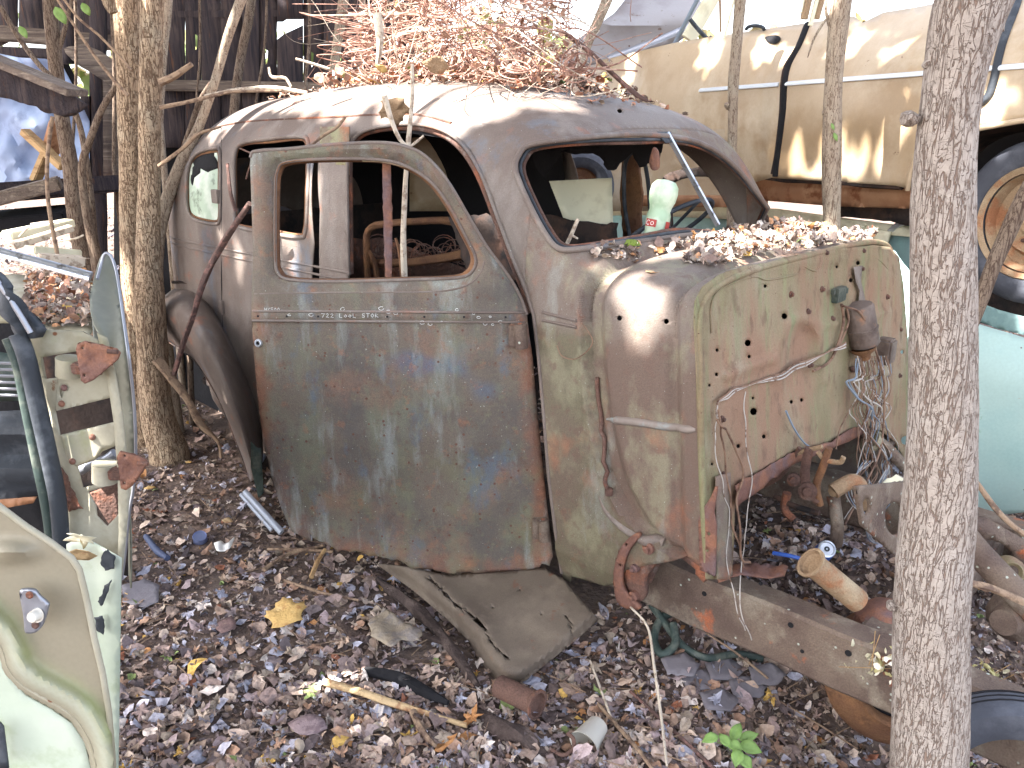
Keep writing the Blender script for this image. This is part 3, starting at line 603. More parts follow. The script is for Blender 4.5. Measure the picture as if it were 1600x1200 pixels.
for k in range(8):
    x = 1338 + k * 5; wire([(x, 560, .10), (x + rr.uniform(-16, 8), 605, .13), (x + rr.uniform(-10, 26), 640, .15), (1372 + rr.uniform(-14, 10), 690, .15), (1388 + rr.uniform(-10, 14), 735, .15), (1394 + rr.uniform(-12, 16), 790, .15)], rr.choice([.0022, .003, .0038]), rr.choice([m_wire, m_wireb, m_bluew]), wig=.03)
wire([(1228, 642), (1240, 668), (1255, 690), (1270, 702)], .0035, m_bluew, .05)
wire([(1325, 645), (1312, 672), (1306, 702)], .0025, m_wireb, .05)
# hanging wire on the cowl side
wire([(870, 540), (878, 556), (898, 561), (918, 548), (926, 532), (915, 512), (908, 505)], .0018, m_wireb, f=lambda x, y, o: on_v(x, y, -.035))
# ---- steering column, engine mounts and floor debris in the bay
st = MB().tube([FWo(1346, 672, -.02), FWo(1385, 700, .16), FWo(1440, 756, .45)], .024, 12).build('steering_column', m_frame, sedan)
MB().disc(FWo(1362, 690, .07), (FWo(1385, 700, .16) - FWo(1346, 672, -.02)), [(0, -.01), (.045, -.012), (.05, 0), (.045, .012), (0, .012)], 16).build('column_flange', m_fire, st)
# ---- frame rails
def rail(v0, name='frame_rail', u0=.0, u1=1.75, wob=0):
    b = MB(); n = 40; ring = []
    pts = []
    for i in range(n + 1):
        u = u0 + (u1 - u0) * i / n; dz = .012 * noise.noise(Vector((u * 3, v0, 0))); h = .19
        wt = .256 + dz; wb_ = wt - h
        pts.append([W(u, v0 + .008, wt), W(u, v0, wt - .010), W(u, v0, wb_ + .01), W(u, v0 + .008, wb_), W(u, v0 + .075, wb_), W(u, v0 + .075, wb_ + .006), W(u, v0 + .008, wb_ + .008), W(u, v0 + .008, wt - .008), W(u, v0 + .09, wt - .006), W(u, v0 + .092, wt)])
    m = 10; vs = [p for r in pts for p in r]
    fs = [(i * m + j, i * m + (j + 1) % m, (i + 1) * m + (j + 1) % m, (i + 1) * m + j) for i in range(n) for j in range(m)]
    fs += [tuple(range(m)), tuple(n * m + j for j in range(m))[::-1]]
    return mobj(name, vs, fs, m_frame, sedan, smooth=False)
fr = rail(.15); rail(1.22)
for x, y, r in [(1235, 977, .0085), (1325, 1021, .0095), (1100, 928, .008), (1253, 1018, .006), (1188, 912, .006), (1398, 1042, .009)]:
    MB().disc(on_v(x, y, .148), -VV, [(0, .0), (r, 0), (r * 1.1, -.003)], 12).build('rail_hole', m_black, fr)
cm = MB()
for uc in (1.02,): cm.box(W(uc, .72, .17), .08, .52, .06, (UU, VV, Z))
cm.build('cross_member', m_frame, sedan)
# perforated cross plate on the far rail
psheet('perforated_bracket', [(1335, 760), (1420, 752), (1440, 800), (1440, 880), (1400, 870), (1345, 820)], m_frame, lambda a, b: on_u(a, b, .95), holes=[cr([(1382, 792), (1398, 784), (1412, 800), (1410, 828), (1395, 836), (1382, 822)], 4, True), cr([(1345, 785), (1354, 777), (1358, 795), (1350, 806)], 4, True)], sp=8, spo=4, parent=sedan, solid=.01)
# brake drum bracket under the cowl corner
psheet('shackle_plate', cr([(997, 832), (1001, 838), (985, 858), (975, 885), (974, 915), (988, 935), (1000, 945), (998, 952), (972, 946), (962, 925), (961, 890), (970, 858), (984, 840)], 3, True), m_rust_r, lambda a, b: on_v(a, b, -.03), holes=[blob_px(980, 850, 2.6), blob_px(970, 882, 2.6)], sp=6, spo=3, parent=sedan, solid=.014)
psheet('shackle_web', cr([(992, 845), (1012, 838), (1028, 850), (1030, 875), (1012, 900), (1010, 930), (996, 940), (982, 920), (978, 890)], 4, True), m_rust, lambda a, b: on_v(a, b, .0), sp=6, parent=sedan, solid=.02)
for x, y, r in ((1014, 856, .020), (992, 888, .014), (990, 932, .018)): MB().disc(on_v(x, y, -.02), -VV, [(0, .022), (r * .5, .02), (r * .55, .010), (r, .008), (r, -.01)], 12).build('shackle_bolt', m_rust_r, sedan)
MB().tube([on_v(*p, .05) for p in cr([(1010, 905), (1030, 868), (1060, 860), (1090, 880), (1110, 900)], 6)], [.02] * 20 + [.03] * 5, 10).build('body_mount_arm', m_rust, sedan)
# rust-orange brake drum under the rail
dc = on_y(1408, 1076, 2.10)
dn = Vector((-.25, -.95, .15))
dr = MB().disc(dc, dn, [(.105, -.02), (.108, .014), (.118, .022), (.124, .012), (.15, .0), (.18, -.015), (.204, -.035), (.212, -.05), (.215, -.12), (.20, -.13)], 64).build('brake_drum', m_rust_o, sedan)
MB().disc(dc, dn, [(0, -.06), (.05, -.06), (.115, -.03)], 20).build('drum_bore', m_black, dr)
# ---- inside: seat springs, windscreen bar, steering wheel etc
seat = MB()
sf = [on_v(*p, .45) for p in cr([(575, 440), (572, 385), (580, 355), (620, 348), (690, 344), (735, 352)], 4)]
seat.tube(sf, .016, 8, wob=.3); seat.tube([on_v(*p, .5) for p in [(580, 412), (640, 410), (700, 402), (735, 395)]], .022, 8, wob=.4)
seat.tube([on_v(*p, .46) for p in cr([(572, 385), (585, 410), (590, 440)], 4)], .012, 8, wob=.3)
so_ = seat.build('seat_frame', m_rust_o, sedan)
cp = MB()
for i in range(9):
    x0 = 590 + i * 17; z0 = 380 + (i % 3) * 8
    pts = []
    for k in range(60):
        a = k * .42; r = 14 + 5 * sin(k * .1 + i)
        pts.append(on_v(x0 + r * cos(a) + k * .1, z0 + r * .9 * sin(a) + k * .25, .50 + .004 * k + .02 * (i % 2)))
    cp.tube(pts, .0022, 5)
cp.build('seat_springs', m_rust, so_)
psheet('seat_back_panel', rough_edge([(700, 340), (760, 335), (800, 345), (830, 440), (735, 440), (722, 400), (712, 365)], 3, 10), m_dark, plane_v(.30), sp=14, parent=sedan)
psheet('front_bench_cover', rough_edge([(545, 372), (600, 372), (745, 425), (745, 445), (545, 445)], 3, 12), m_rust, plane_v(.75), sp=16, parent=sedan)
# vertical post inside rear window, window channel strap
psheet('window_channel', rough_edge([(597, 250), (610, 252), (613, 340), (612, 438), (602, 438), (599, 340)], 1.5, 8), m_rust_r, plane_y(2.70), sp=6, parent=sedan, solid=.006)
psheet('pillar_flap', rough_edge([(525, 250), (541, 250), (536, 300), (540, 340), (534, 380), (536, 438), (522, 438)], 2, 8), m_fire, lambda a, b: on_v(a, b, .03), sp=6, parent=sedan)
psheet('centre_pillar', [(500, 198), (546, 198), (546, 440), (500, 440)], m_cowl, lambda a, b: on_v(a, b, .035), relief=lambda x, y: .02 * bump1(x, 522, 5) + .01 * bump1(x, 508, 2), sp=8, spo=4, parent=sedan, label='greenish centre door pillar')
# windscreen centre bar (bright strip) and hanging mirror
MB().box((on_shell(1042, 208, .01) + on_shell(1122, 352, .03)) / 2, .010, .005, (on_shell(1042, 208, .01) - on_shell(1122, 352, .03)).length / 2,
         ((lambda a: (a.orthogonal().normalized().cross(a).normalized(), a.orthogonal().normalized(), a))((on_shell(1042, 208, .01) - on_shell(1122, 352, .03)).normalized()))).build('windscreen_divider', m_chrome, sedan)
psheet('divider_backing', [(1026, 206), (1048, 206), (1054, 222), (1040, 224)], m_seal, lambda a, b: on_shell(a, b, .004), sp=5, parent=sedan)
psheet('mirror_tag', cr([(1022, 230), (1029, 238), (1030, 262), (1020, 266), (1015, 255), (1018, 240)], 3, True), m_rust_r, lambda a, b: on_v(a, b, .6), sp=5, parent=sedan, solid=.006)
sw = MB()
c_ = W(-.28, 1.02, 1.22); nrm = (UU * -.6 + Z * .8).normalized(); X = nrm.orthogonal().normalized(); Y = nrm.cross(X)
sw.tube([c_ + (X * cos(a) + Y * sin(a)) * .21 for a in np.linspace(0, 2 * pi, 40, endpoint=False)], .010, 8, True)
for a in (0.4, 2.5, 4.6): sw.tube([c_ - nrm * .02, c_ + (X * cos(a) + Y * sin(a)) * .21], .007, 6)
sw.tube([c_, c_ - nrm * .5], .02, 8)
sw.build('steering_wheel', m_seal, sedan)
psheet('far_door_frame', cr([(1035, 285), (1060, 266), (1110, 262), (1150, 275), (1180, 310), (1205, 352), (1195, 356), (1165, 316), (1140, 288), (1105, 276), (1065, 280), (1046, 296), (1050, 352), (1040, 352)], 3, True), m_dark, plane_v(1.75), sp=8, spo=5, parent=sedan, solid=.03)
psheet('far_centre_pillar', rough_edge([(975, 235), (995, 240), (1004, 300), (1000, 372), (975, 372), (970, 300)], 2, 10), m_rust_o, plane_v(1.40), sp=10, parent=sedan, solid=.02)
MB().tube([on_v(*p, 1.36) for p in cr([(984, 370), (976, 320), (976, 262), (986, 240), (1003, 244), (1012, 280), (1016, 330), (1018, 365)], 5)], .010, 8).build('far_pillar_trim', m_seal, sedan)
psheet('headlining_rag', rough_edge([(830, 232), (1040, 215), (1030, 250), (1000, 262), (985, 240), (960, 268), (948, 266), (940, 242), (880, 238), (862, 262), (852, 280), (838, 262)], 5, 8, 5), m_black, plane_v(.95), sp=10, parent=sedan)
psheet('rear_seat_board', rough_edge([(830, 330), (900, 345), (965, 350), (965, 385), (860, 388)], 4, 10, 8), m_dark, plane_v(1.1), sp=12, parent=sedan)
# ---- front door, swung open towards the camera
DY = 2.632
door_w = cr([(430, 300), (433, 268), (448, 253), (520, 248), (600, 250), (640, 262), (675, 286), (702, 322), (727, 368), (743, 402), (738, 424), (715, 434), (640, 437), (520, 440), (452, 437), (434, 426), (430, 400)], 4, True)
door_top = cr([(393, 300), (392, 246), (404, 236), (450, 233), (520, 226), (590, 223), (630, 228), (664, 244), (697, 280), (730, 335), (760, 385), (792, 428), (812, 462), (823, 492)], 4)
door_r = [(826, 520), (832, 560), (839, 640), (848, 730), (857, 810), (864, 868)]
door_b = rough_edge([(864, 872), (858, 884), (848, 882), (838, 890), (800, 894), (770, 893), (755, 898), (735, 894), (700, 895), (676, 888), (650, 888), (620, 876), (600, 872), (560, 862), (530, 858), (505, 848)], 4.5, 6, 0, False) + [(500, 846), (489, 840), (484, 833), (487, 846), (472, 838), (456, 830)]
door_l = [(440, 795), (425, 745), (412, 690), (403, 620), (397, 550), (393, 490), (396, 400)]
door_out = door_top + door_r + door_b + door_l
_dw = np.array(list(door_w) + [door_w[0]]); _do = np.array(door_out + [door_out[0]])
def door_col(x, y):
    d = polyd(x, y, _do); n1 = noise.noise(Vector((x * .02, y * .02, 5))); n2 = noise.noise(Vector((x * .06, y * .05, 8)))
    k = (1 - sst(6, 34 + 22 * n1, d + 14 * n2)) * sst(455, 520, y)
    c = np.array(L_(104, 94, 84)) * (1 - k) + np.array(L_(128, 90, 72)) * k
    g = sst(.0, .5, n1 + .6 * n2) * .5 * sst(640, 820, y); c = c * (1 - g) + np.array(L_(112, 112, 82)) * g
    b = sst(.05, .45, noise.noise(Vector((x * .013, y * .022, 21)))) * sst(500, 530, y) * (1 - sst(590, 660, y)) * sst(560, 650, x); c = c * (1 - b) + np.array(L_(86, 100, 120)) * b
    return (c[0], c[1], c[2], 1)
def door_rel(x, y):
    r = -.022 * (1 - ((x - 620) / 240) ** 2) - .012 * sst(300, 600, y)
    d1 = polyd(x, y, _dw); d2 = polyd(x, y, _do)
    r += .020 * (1 - sst(0, 16, d1)); r += .014 * (1 - sst(0, 12, d2)) * (1 - sst(700, 800, y))
    r -= .007 * (sst(484, 488, y) - sst(500, 504, y))
    if y > 455: r += .006 * (1 - sst(455, 462, y)) * 0
    r += .007 * noise.noise(Vector((x * .011, y * .014, 1))) - .004 * bump1(y, 685, 18) * (x > 440) * (x < 760)
    r -= .010 * math.exp(-((x - 725) / 18) ** 2 - ((y - 705) / 14) ** 2)
    return r
dskin = psheet('front_door', door_out, m_door, plane_y(DY), holes=[door_w], relief=door_rel, colfn=door_col, sp=7, spo=4, parent=sedan, solid=.004, label='front door standing open, blotched rust, blue and green paint')
front_door = dskin
dp = lambda x, y, o=0: (lambda p: p + (p - CAM).normalized() * (door_rel(x, y) - o))(on_y(x, y, DY))
vs = []; nn = len(door_w); cx, cy = 580, 350
for sc_, dd in ((1.0, .002), (1.0, .022), (.965, .030), (.95, .045)):
    for x, y in door_w:
        p = on_y(cx + (x - cx) * sc_, cy + (y - cy) * sc_, DY); vs.append(p + (p - CAM).normalized() * (.0 + dd))
fs = [(r * nn + i, r * nn + (i + 1) % nn, (r + 1) * nn + (i + 1) % nn, (r + 1) * nn + i) for r in range(3) for i in range(nn)]
mobj('window_flange', vs, fs, m_rust_o, front_door, solid=.002)
MB().tube([dp(*p, .002) for p in door_w], .0055, 8, True).build('window_edge', m_body, front_door)
MB().tube([dp(*p, .0) for p in cr([(398, 459), (450, 458), (560, 457), (660, 456), (705, 453), (735, 443), (752, 425), (757, 408)], 5)], .0035, 6).build('frame_crease', m_body, front_door)
for yy in (486, 501): MB().tube([dp(x, yy + (x - 395) * .006, .002) for x in range(395, 827, 8)], .0042, 8).build('belt_moulding', m_body, front_door)
MB().tube([dp(*p, .0) for p in [q for i, q in enumerate(door_top) if i > 3] ], .006, 8).build('frame_outer_edge', m_body, front_door)
for x in (403, 448, 497, 550, 605, 663, 725, 790): MB().disc(dp(x, 494 + (x - 395) * .004, .0035), Vector((0, -1, .2)), [(0, 0), (.0035, 0), (.0036, -.002)], 8).build('trim_hole', m_black, front_door)
MB().disc(dp(404, 536, .004), Vector((-.2, -1, .2)), [(.006, -.004), (.007, .006), (.012, .006), (.014, 0)], 20).build('lock_escutcheon', m_chrome, front_door)
MB().disc(dp(404, 536, .003), Vector((-.2, -1, .2)), [(0, 0), (.007, .001)], 12).build('lock_bore', m_black, front_door)
def hinge(x, y, h):
    b = MB(); c = dp(x, y, .026); up = (dp(x - 1, y - 12) - dp(x + 1, y + 12)).normalized()
    b.tube([c - up * h, c + up * h], .021, 14); b.box(c + Vector((-.016, .014, 0)), .024, .014, h * .95)
    o = b.build('door_hinge', m_frame, front_door); MB().disc(c + up * h, up, [(0, .003), (.006, .003), (.008, 0)], 10).build('hinge_pin', m_rust, o)
    return o
hinge(814, 525, .040); hinge(850, 828, .040)
MB().tube([dp(*p, -.005) for p in cr([(566, 250), (600, 252), (640, 262), (665, 274), (680, 284)], 5)], .006, 8, flat=.5).build('glass_run', m_fire, front_door)
# chalk strokes on the moulding: W/500 and 722 ... STOR
STK = {'W': [[(0, 0), (.25, 1), (.5, .3), (.75, 1), (1, 0)]], '/': [[(0, 1), (.8, 0)]], '5': [[(.9, 0), (.1, 0), (.1, .45), (.8, .5), (.8, .9), (.1, 1)]], '0': [[(.5, 0), (.1, .5), (.5, 1), (.9, .5), (.5, 0)]],
       '7': [[(0, 0), (.9, 0), (.3, 1)]], '2': [[(.1, .2), (.5, 0), (.8, .3), (.1, 1), (.9, 1)]], 'S': [[(.9, .1), (.3, 0), (.2, .4), (.8, .6), (.7, 1), (.1, .9)]], 'T': [[(0, 0), (1, 0)], [(.5, 0), (.5, 1)]],
       'O': [[(.5, 0), (.1, .5), (.5, 1), (.9, .5), (.5, 0)]], 'R': [[(.1, 1), (.1, 0), (.8, .2), (.1, .5), (.9, 1)]], 'L': [[(.1, 0), (.1, 1), (.8, 1)]], 'o': [[(.5, .3), (.1, .65), (.5, 1), (.9, .65), (.5, .3)]]}
ch = MB()
def chalk(s, x, y, w_, h_):
    for c in s:
        for st_ in STK.get(c, []):
            ch.tube([dp(x + a * w_ * .8, y + b * h_, .0045) for a, b in st_], .0010, 4)
        x += w_
chalk('W/500', 413, 481, 5, 5); chalk('722 LooL STOR', 502, 490, 7, 6)
for x, y in ((535, 483), (595, 482), (607, 487), (618, 489), (665, 487), (740, 490), (748, 496), (766, 495), (782, 503), (758, 506), (770, 507), (714, 484), (452, 492), (486, 492), (660, 504), (672, 506), (690, 503)):
    k = rr.uniform(2, 5); ch.tube([dp(x + k * cos(a) * rr.uniform(.6, 1), y + k * .7 * sin(a) * rr.uniform(.6, 1), .0040) for a in np.linspace(0, 5.5, 9)], .0010, 4)
ch.build('chalk_marks', m_grease, front_door, kind='stuff')
# sill strips at the back of the door
sl_ = MB(); sl_.tube([on_z(382, 768, .05), on_z(440, 832, .05)], .014, 6, flat=.4); sl_.tube([on_z(376, 772, .03), on_z(425, 828, .03)], .01, 6, flat=.4)
tag(sl_.build('trim_strip', m_alu), 'dull grey metal trim strip lying on leaves behind the open rusted door', 'trim strip')
tag(psheet('blue_flap', [(392, 690), (402, 700), (408, 700), (412, 770), (404, 778), (392, 730)], m_hose, plane_y(2.95), sp=8), 'small dark teal rubber flap hanging between rear wing and open door', 'rubber flap')
# fallen panel on the ground
A_, B_, C_ = on_z(800, 1074, .03), on_z(590, 884, .14), on_z(935, 968, .10)
pn = (B_ - A_).cross(C_ - A_).normalized()
pan = [(586, 880), (640, 886), (700, 900), (800, 893), (850, 888), (880, 905), (905, 935), (935, 968), (900, 1000), (860, 1032), (822, 1062), (800, 1074), (782, 1069), (757, 1043), (742, 1022), (736, 1005), (700, 968), (645, 922)]
_pl = np.array([(586, 880), (645, 922), (700, 968), (736, 1005), (742, 1022), (757, 1043), (782, 1069), (800, 1074)]); _pr = np.array([(800, 1074), (860, 1032), (935, 968)])
def crack(L, wd=2.2, seed=0):
    L = resamp(L, 4, False); up = []; dn_ = []
    for i, p in enumerate(L):
        j = 12 * noise.noise(Vector((i * .9 + .3, seed, .5))) + 3 * noise.noise(Vector((i * 2.3, seed, 4.5))); k = wd * .5 * (.4 + abs(noise.noise(Vector((i * .7 + .4, seed, 5.5)))) * 4) * (0.2 if i in (0, len(L) - 1) else 1)
        up.append((p[0] + j + k, p[1] + j - k * .7)); dn_.append((p[0] + j - k, p[1] + j + k * .7))
    return up + dn_[::-1]
tag(psheet('cracked_wing_piece', pan, m_pan, plane_p(A_, pn), holes=[crack([(672, 905), (690, 922), (712, 945), (738, 962), (760, 985)]), crack([(757, 988), (772, 1010), (800, 1035)], 1.2, 3), crack([(880, 958), (893, 975), (895, 998)], 1.2, 5), blob_px(770, 950, 1.6, 5), blob_px(846, 960, 1.6, 5), blob_px(812, 922, 1.6, 5)],
    relief=lambda x, y: .10 * (1 - sst(0, 26, polyd(x, y, _pl))) ** 1.5 - .012 * bump1(polyd(x, y, _pl), 34, 12) + .06 * (1 - sst(0, 14, polyd(x, y, _pr))) ** 1.5 + .02 * sst(960, 890, y) + .006 * noise.noise(Vector((x * .02, y * .02, 0))), sp=6, spo=4, solid=.004),
    'cracked rust-brown body panel with rolled edge lying under the open door', 'body panel')
# ================================================ TAN CAR STACKED AT RIGHT
TP0, TN = Vector((2.1, 3.4, 0)), Vector((-.886, -.463, 0)).normalized(); TD = Vector((-.463, .886, 0)).normalized()
TPL_ = lambda a, b: on_plane(a, b, TP0, TN)
tan = thing('stacked_tan_car', 'faded tan car with a bright side strip stacked on top of the teal one', 'car', (1.5, 4.6, 1.2))
def strip_y(x): return 141 - .075 * (x - 1095)
def tan_rel(x, y):
    h = (strip_y(x) - y) / 100
    r = .0
    if h > 0: r += .22 * h * h + .02 * (1 - math.exp(-h * 6))
    r += .02 * math.exp(-((y - 285) / 25) ** 2) * -1
    r -= .05 * sst(60, 200, y) * (1 - sst(200, 300, y))
    if x < 1010: r += .0006 * (1010 - x) + .9 * sst(0, 120, 1010 - x) * .35
    r += .018 * noise.noise(Vector((x * .008, y * .012, 4))) + .006 * noise.noise(Vector((x * .03, y * .03, 4)))
    r -= .014 * bump1(x, 1000 - (y - 80) * .15, 8) * (y < 170)
    return r
arch = cr([(1418, 294), (1424, 262), (1440, 236), (1470, 214), (1510, 202), (1560, 192), (1610, 184), (1680, 182), (1740, 200), (1790, 250), (1800, 300)], 4)
tout = [(860, 180), (880, 120), (905, 100), (950, 92), (1000, 80), (1050, 68), (1110, 58), (1200, 45), (1262, 36), (1335, 26), (1348, 36), (1380, 20), (1430, 12), (1480, 2), (1560, -30), (1700, -70), (2000, -110), (2000, 260), (1900, 300), (1800, 300)]
tout = tout + arch[::-1] + [(1400, 290), (1300, 284), (1205, 278), (1120, 300), (950, 330), (860, 330)]
psheet('body_side', tout, m_tan, TPL_, relief=tan_rel, sp=13, spo=8, parent=tan, solid=.005)
to = lambda x, y, o=.0: (lambda p: p + (p - CAM).normalized() * (tan_rel(x, y) - o))(TPL_(x, y))
st_ = MB()
for (x0, x1) in ((1094, 1217), (1228, 1990)):
    for k in range(1): st_.tube([to(x, strip_y(x), .004) for x in np.linspace(x0, x1, 40)], .015, 8, flat=.6)
st_.build('side_strip', m_strip, tan)
MB().tube([to(*p, .0) for p in cr([(1263, 38), (1250, 70), (1230, 112), (1224, 180), (1216, 240), (1212, 276)], 6)], .019, 8).build('door_seam', m_black, tan)
MB().tube([to(*p, .008) for p in cr([(1258, 40), (1244, 75), (1224, 112), (1219, 180), (1212, 240), (1206, 272)], 6)], .008, 8).build('door_edge', m_dark, tan)
MB().tube([to(*p, .006) for p in cr([(1605, -50), (1588, 10), (1566, 70), (1552, 130), (1543, 152), (1524, 166), (1505, 168)], 6)], .017, 8).build('window_rubber', m_seal, tan)
MB().tube([to(x, y + 3, .01) for x, y in arch], .012, 8).build('arch_lip', m_tan, tan)
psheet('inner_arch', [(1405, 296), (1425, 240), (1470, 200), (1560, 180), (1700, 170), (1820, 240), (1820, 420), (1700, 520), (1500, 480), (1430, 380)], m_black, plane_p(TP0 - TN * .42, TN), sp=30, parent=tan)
vs, fs = loft([[to(x, y + 3) for x, y in arch], [to(x, y + 3) - TN * .42 for x, y in arch]], 40, 4); mobj('arch_lining', vs, fs, m_dark, tan)
psheet('sill', [(1180, 276), (1425, 292), (1428, 326), (1300, 322), (1180, 312)], m_orange, plane_p(TP0 - TN * .10, TN), relief=lambda x, y: -.05 * sin((y - 276) / 50 * pi), sp=9, parent=tan)
MB().tube([TPL_(x, 277 + (x - 1200) * .06) for x in range(1190, 1430, 20)], .02, 8, wob=.5).build('sill_seam', m_dark, tan)
MB().box(TPL_(1290, 318) - TN * .7, 1.6, .5, .02, (TD, TN, Vector((0, 0, 1)))).build('underside', m_dark, tan)
# hood crumple ring and hole
tag(MB().tube([to(1180 + 14 * cos(a), 46 + 6 * sin(a), .03) for a in np.linspace(pi, 2 * pi, 12)], .01, 8).build('hood_loop', m_seal), 'small dark loop on the top edge of the tan car', 'loop')
psheet('top_scoop', cr([(1196, 58), (1212, 55), (1220, 60), (1212, 68), (1200, 66)], 3, True), m_black, TPL_, relief=lambda x, y: tan_rel(x, y) - .02, sp=6, parent=tan)
wc = on_plane(1618, 348, TP0 - TN * .06, TN); wn = TN
wh = bpy.data.objects.new('wheel', None)
wt = MB().disc(wc, wn, [(.205, -.0), (.215, .02), (.24, .045), (.275, .052), (.31, .042), (.332, .015), (.338, -.03), (.338, -.12), (.32, -.16), (.22, -.16)], 56).build('wheel', m_rubber, tan)
MB().disc(wc, wn, [(.21, .01), (.2, .022), (.192, .0), (.185, -.03), (.15, -.035), (.13, -.01), (.125, .005), (.11, .0), (.07, -.01), (.05, .01), (.045, .03), (.0, .032)], 48).build('rim', m_rust_t, wt)
MB().disc(wc, wn, [(.212, .02), (.232, .035), (.226, .043), (.205, .03)], 56).build('white_band', m_rust_t, wt)
for k in range(5):
    a = k * 2 * pi / 5; X = wn.orthogonal().normalized(); Y = wn.cross(X)
    MB().disc(wc + (X * cos(a) + Y * sin(a)) * .082 + wn * -.005, wn, [(0, .02), (.008, .018), (.01, .0)], 8).build('wheel_nut', m_rust, wt)
# posts above the tan car
P_ = lambda x, y, Y: on_y(x, y, Y)
tag(psheet('grey_wreck_panel', [(830, 130), (905, 60), (960, 20), (1000, -30), (1095, -30), (1095, 40), (1060, 66), (1000, 84), (950, 96), (905, 106), (860, 140)], m_greypanel, plane_y(6.6), relief=lambda x, y: .25 * sst(40, -30, y) - .05 * bump1(y, 36 - (x - 1000) * .05, 8), sp=14), 'grey primer-coloured wreck panel behind the spring pile and tan car', 'car panel')
tag(MB().tube([on_y(950, 92, 6.4), on_y(1030, 62, 6.4), on_y(1080, 40, 6.4)], .03, 6, flat=.4).build('bent_rail', m_alu), 'dull metal rail lying against the grey wreck panel', 'rail')
for k, (x0, y0, x1, y1, wd, m_, lab) in enumerate([(1134, -40, 1075, 62, .07, m_card, 'thick cream-white leaning post above the tan car'), (1110, -40, 1052, 72, .02, m_bluew, 'slim blue-edged strip left of the cream leaning post')]):
    tag(MB().tube([on_y(x0, y0, 6.2), on_y(x1, y1, 6.2)], wd, 8, flat=.5).build('leaning_post', m_), lab, 'post')
tag(MB().tube([on_y(x, y, 6.1) for x, y in cr([(1078, 30), (1090, 45), (1105, 60), (1112, 58)], 4)], .014, 6).build('bent_hook', m_seal), 'dark bent hook at the foot of the cream leaning post', 'hook')
for i, (x0, y0, x1, y1, w_) in enumerate([(1272, -40, 1256, 30, .02), (1284, -30, 1266, 40, .012), (1295, -40, 1276, 30, .015), (1262, -40, 1250, 20, .012), (1124, -40, 1126, 50, .006), (1152, -20, 1132, 58, .006)]):
    tag(MB().tube([on_y(x0, y0, 4.6), on_y(x1, y1, 4.6)], w_, 6).build('thin_strip', m_card if i % 2 else m_rust_t), ['broad pale strip leaning by the sapling above the tan car', 'second thin strip by the sapling top', 'tan strip right beside the sapling top', 'leftmost strip in the bundle by the sapling top', 'dark thin line hanging above the tan car', 'slanting thin line above the tan car'][i], 'strip')
# ================================================ TEAL CAR UNDER IT
teal = thing('crushed_teal_car', 'teal car with cream window frames crushed under the tan one', 'car', (1.6, 4.4, .1))
TB = plane_p(TP0 - TN * .25, TN)
psheet('roof_rail', [(780, 322), (1000, 318), (1215, 326), (1330, 342), (1440, 356), (1440, 372), (1380, 366), (1300, 356), (1215, 346), (1000, 336), (780, 340)], m_card, TB, relief=lambda x, y: -.02 * sin((y - 322) * .15), sp=9, parent=teal)
psheet('window_glass', [(790, 338), (1000, 334), (1215, 344), (1345, 362), (1325, 420), (1200, 430), (790, 420)], m_teal, plane_p(TP0 - TN * .32, TN), sp=20, parent=teal)
psheet('window_pillar', [(1345, 352), (1352, 352), (1344, 378), (1334, 420), (1320, 420), (1334, 380)], m_card, TB, sp=7, parent=teal, solid=.02)
psheet('window_pillar', [(1370, 358), (1392, 362), (1380, 400), (1372, 420), (1352, 420), (1362, 385)], m_card, TB, relief=lambda x, y: -.03, sp=7, parent=teal, solid=.02)
psheet('rear_window', cr([(1378, 420), (1380, 385), (1398, 358), (1430, 346), (1480, 344), (1490, 430)], 3, True), m_teal, TB, relief=lambda x, y: .04, sp=10, parent=teal)
MB().tube([TB(*p) for p in cr([(1375, 420), (1378, 385), (1396, 356), (1425, 344)], 5)], .014, 8).build('rear_window_trim', m_chrome, teal)
psheet('crushed_roof', rough_edge([(1300, 318), (1440, 322), (1520, 430), (1640, 480), (1640, 520), (1500, 500), (1450, 410), (1430, 352), (1370, 344), (1310, 338)], 5, 12), m_dark, plane_p(TP0 - TN * .2, TN), sp=14, parent=teal)
def wing_rel(x, y): return .25 * (1 - sst(380, 620, y + (x - 1500) * -.25)) ** 1.3 + .12 * ((y - 640) / 180) ** 2 * (y > 640) + .02 * noise.noise(Vector((x * .01, y * .01, 9)))
psheet('rear_wing', cr([(1392, 400), (1412, 412), (1445, 452), (1490, 492), (1540, 510), (1600, 528), (1680, 560), (1780, 640), (1800, 740), (1700, 790), (1600, 800), (1560, 804), (1535, 806), (1500, 780), (1440, 740), (1400, 700), (1394, 560)], 4, True), m_mint, plane_p(Vector((2.2, 3.1, 0)), Vector((-.55, -.83, 0)).normalized()), relief=wing_rel, sp=13, parent=teal, solid=.006, label='mint-coloured rounded wing with green mould patch')
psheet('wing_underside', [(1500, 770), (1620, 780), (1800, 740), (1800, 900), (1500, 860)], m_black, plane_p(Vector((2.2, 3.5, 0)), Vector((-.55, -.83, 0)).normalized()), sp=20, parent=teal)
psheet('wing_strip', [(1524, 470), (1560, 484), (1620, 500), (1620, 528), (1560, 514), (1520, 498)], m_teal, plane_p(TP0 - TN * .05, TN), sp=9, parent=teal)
psheet('lower_body', [(1180, 400), (1420, 400), (1420, 800), (1200, 760)], m_dark, plane_p(TP0 - TN * .6, TN), sp=40, parent=teal)
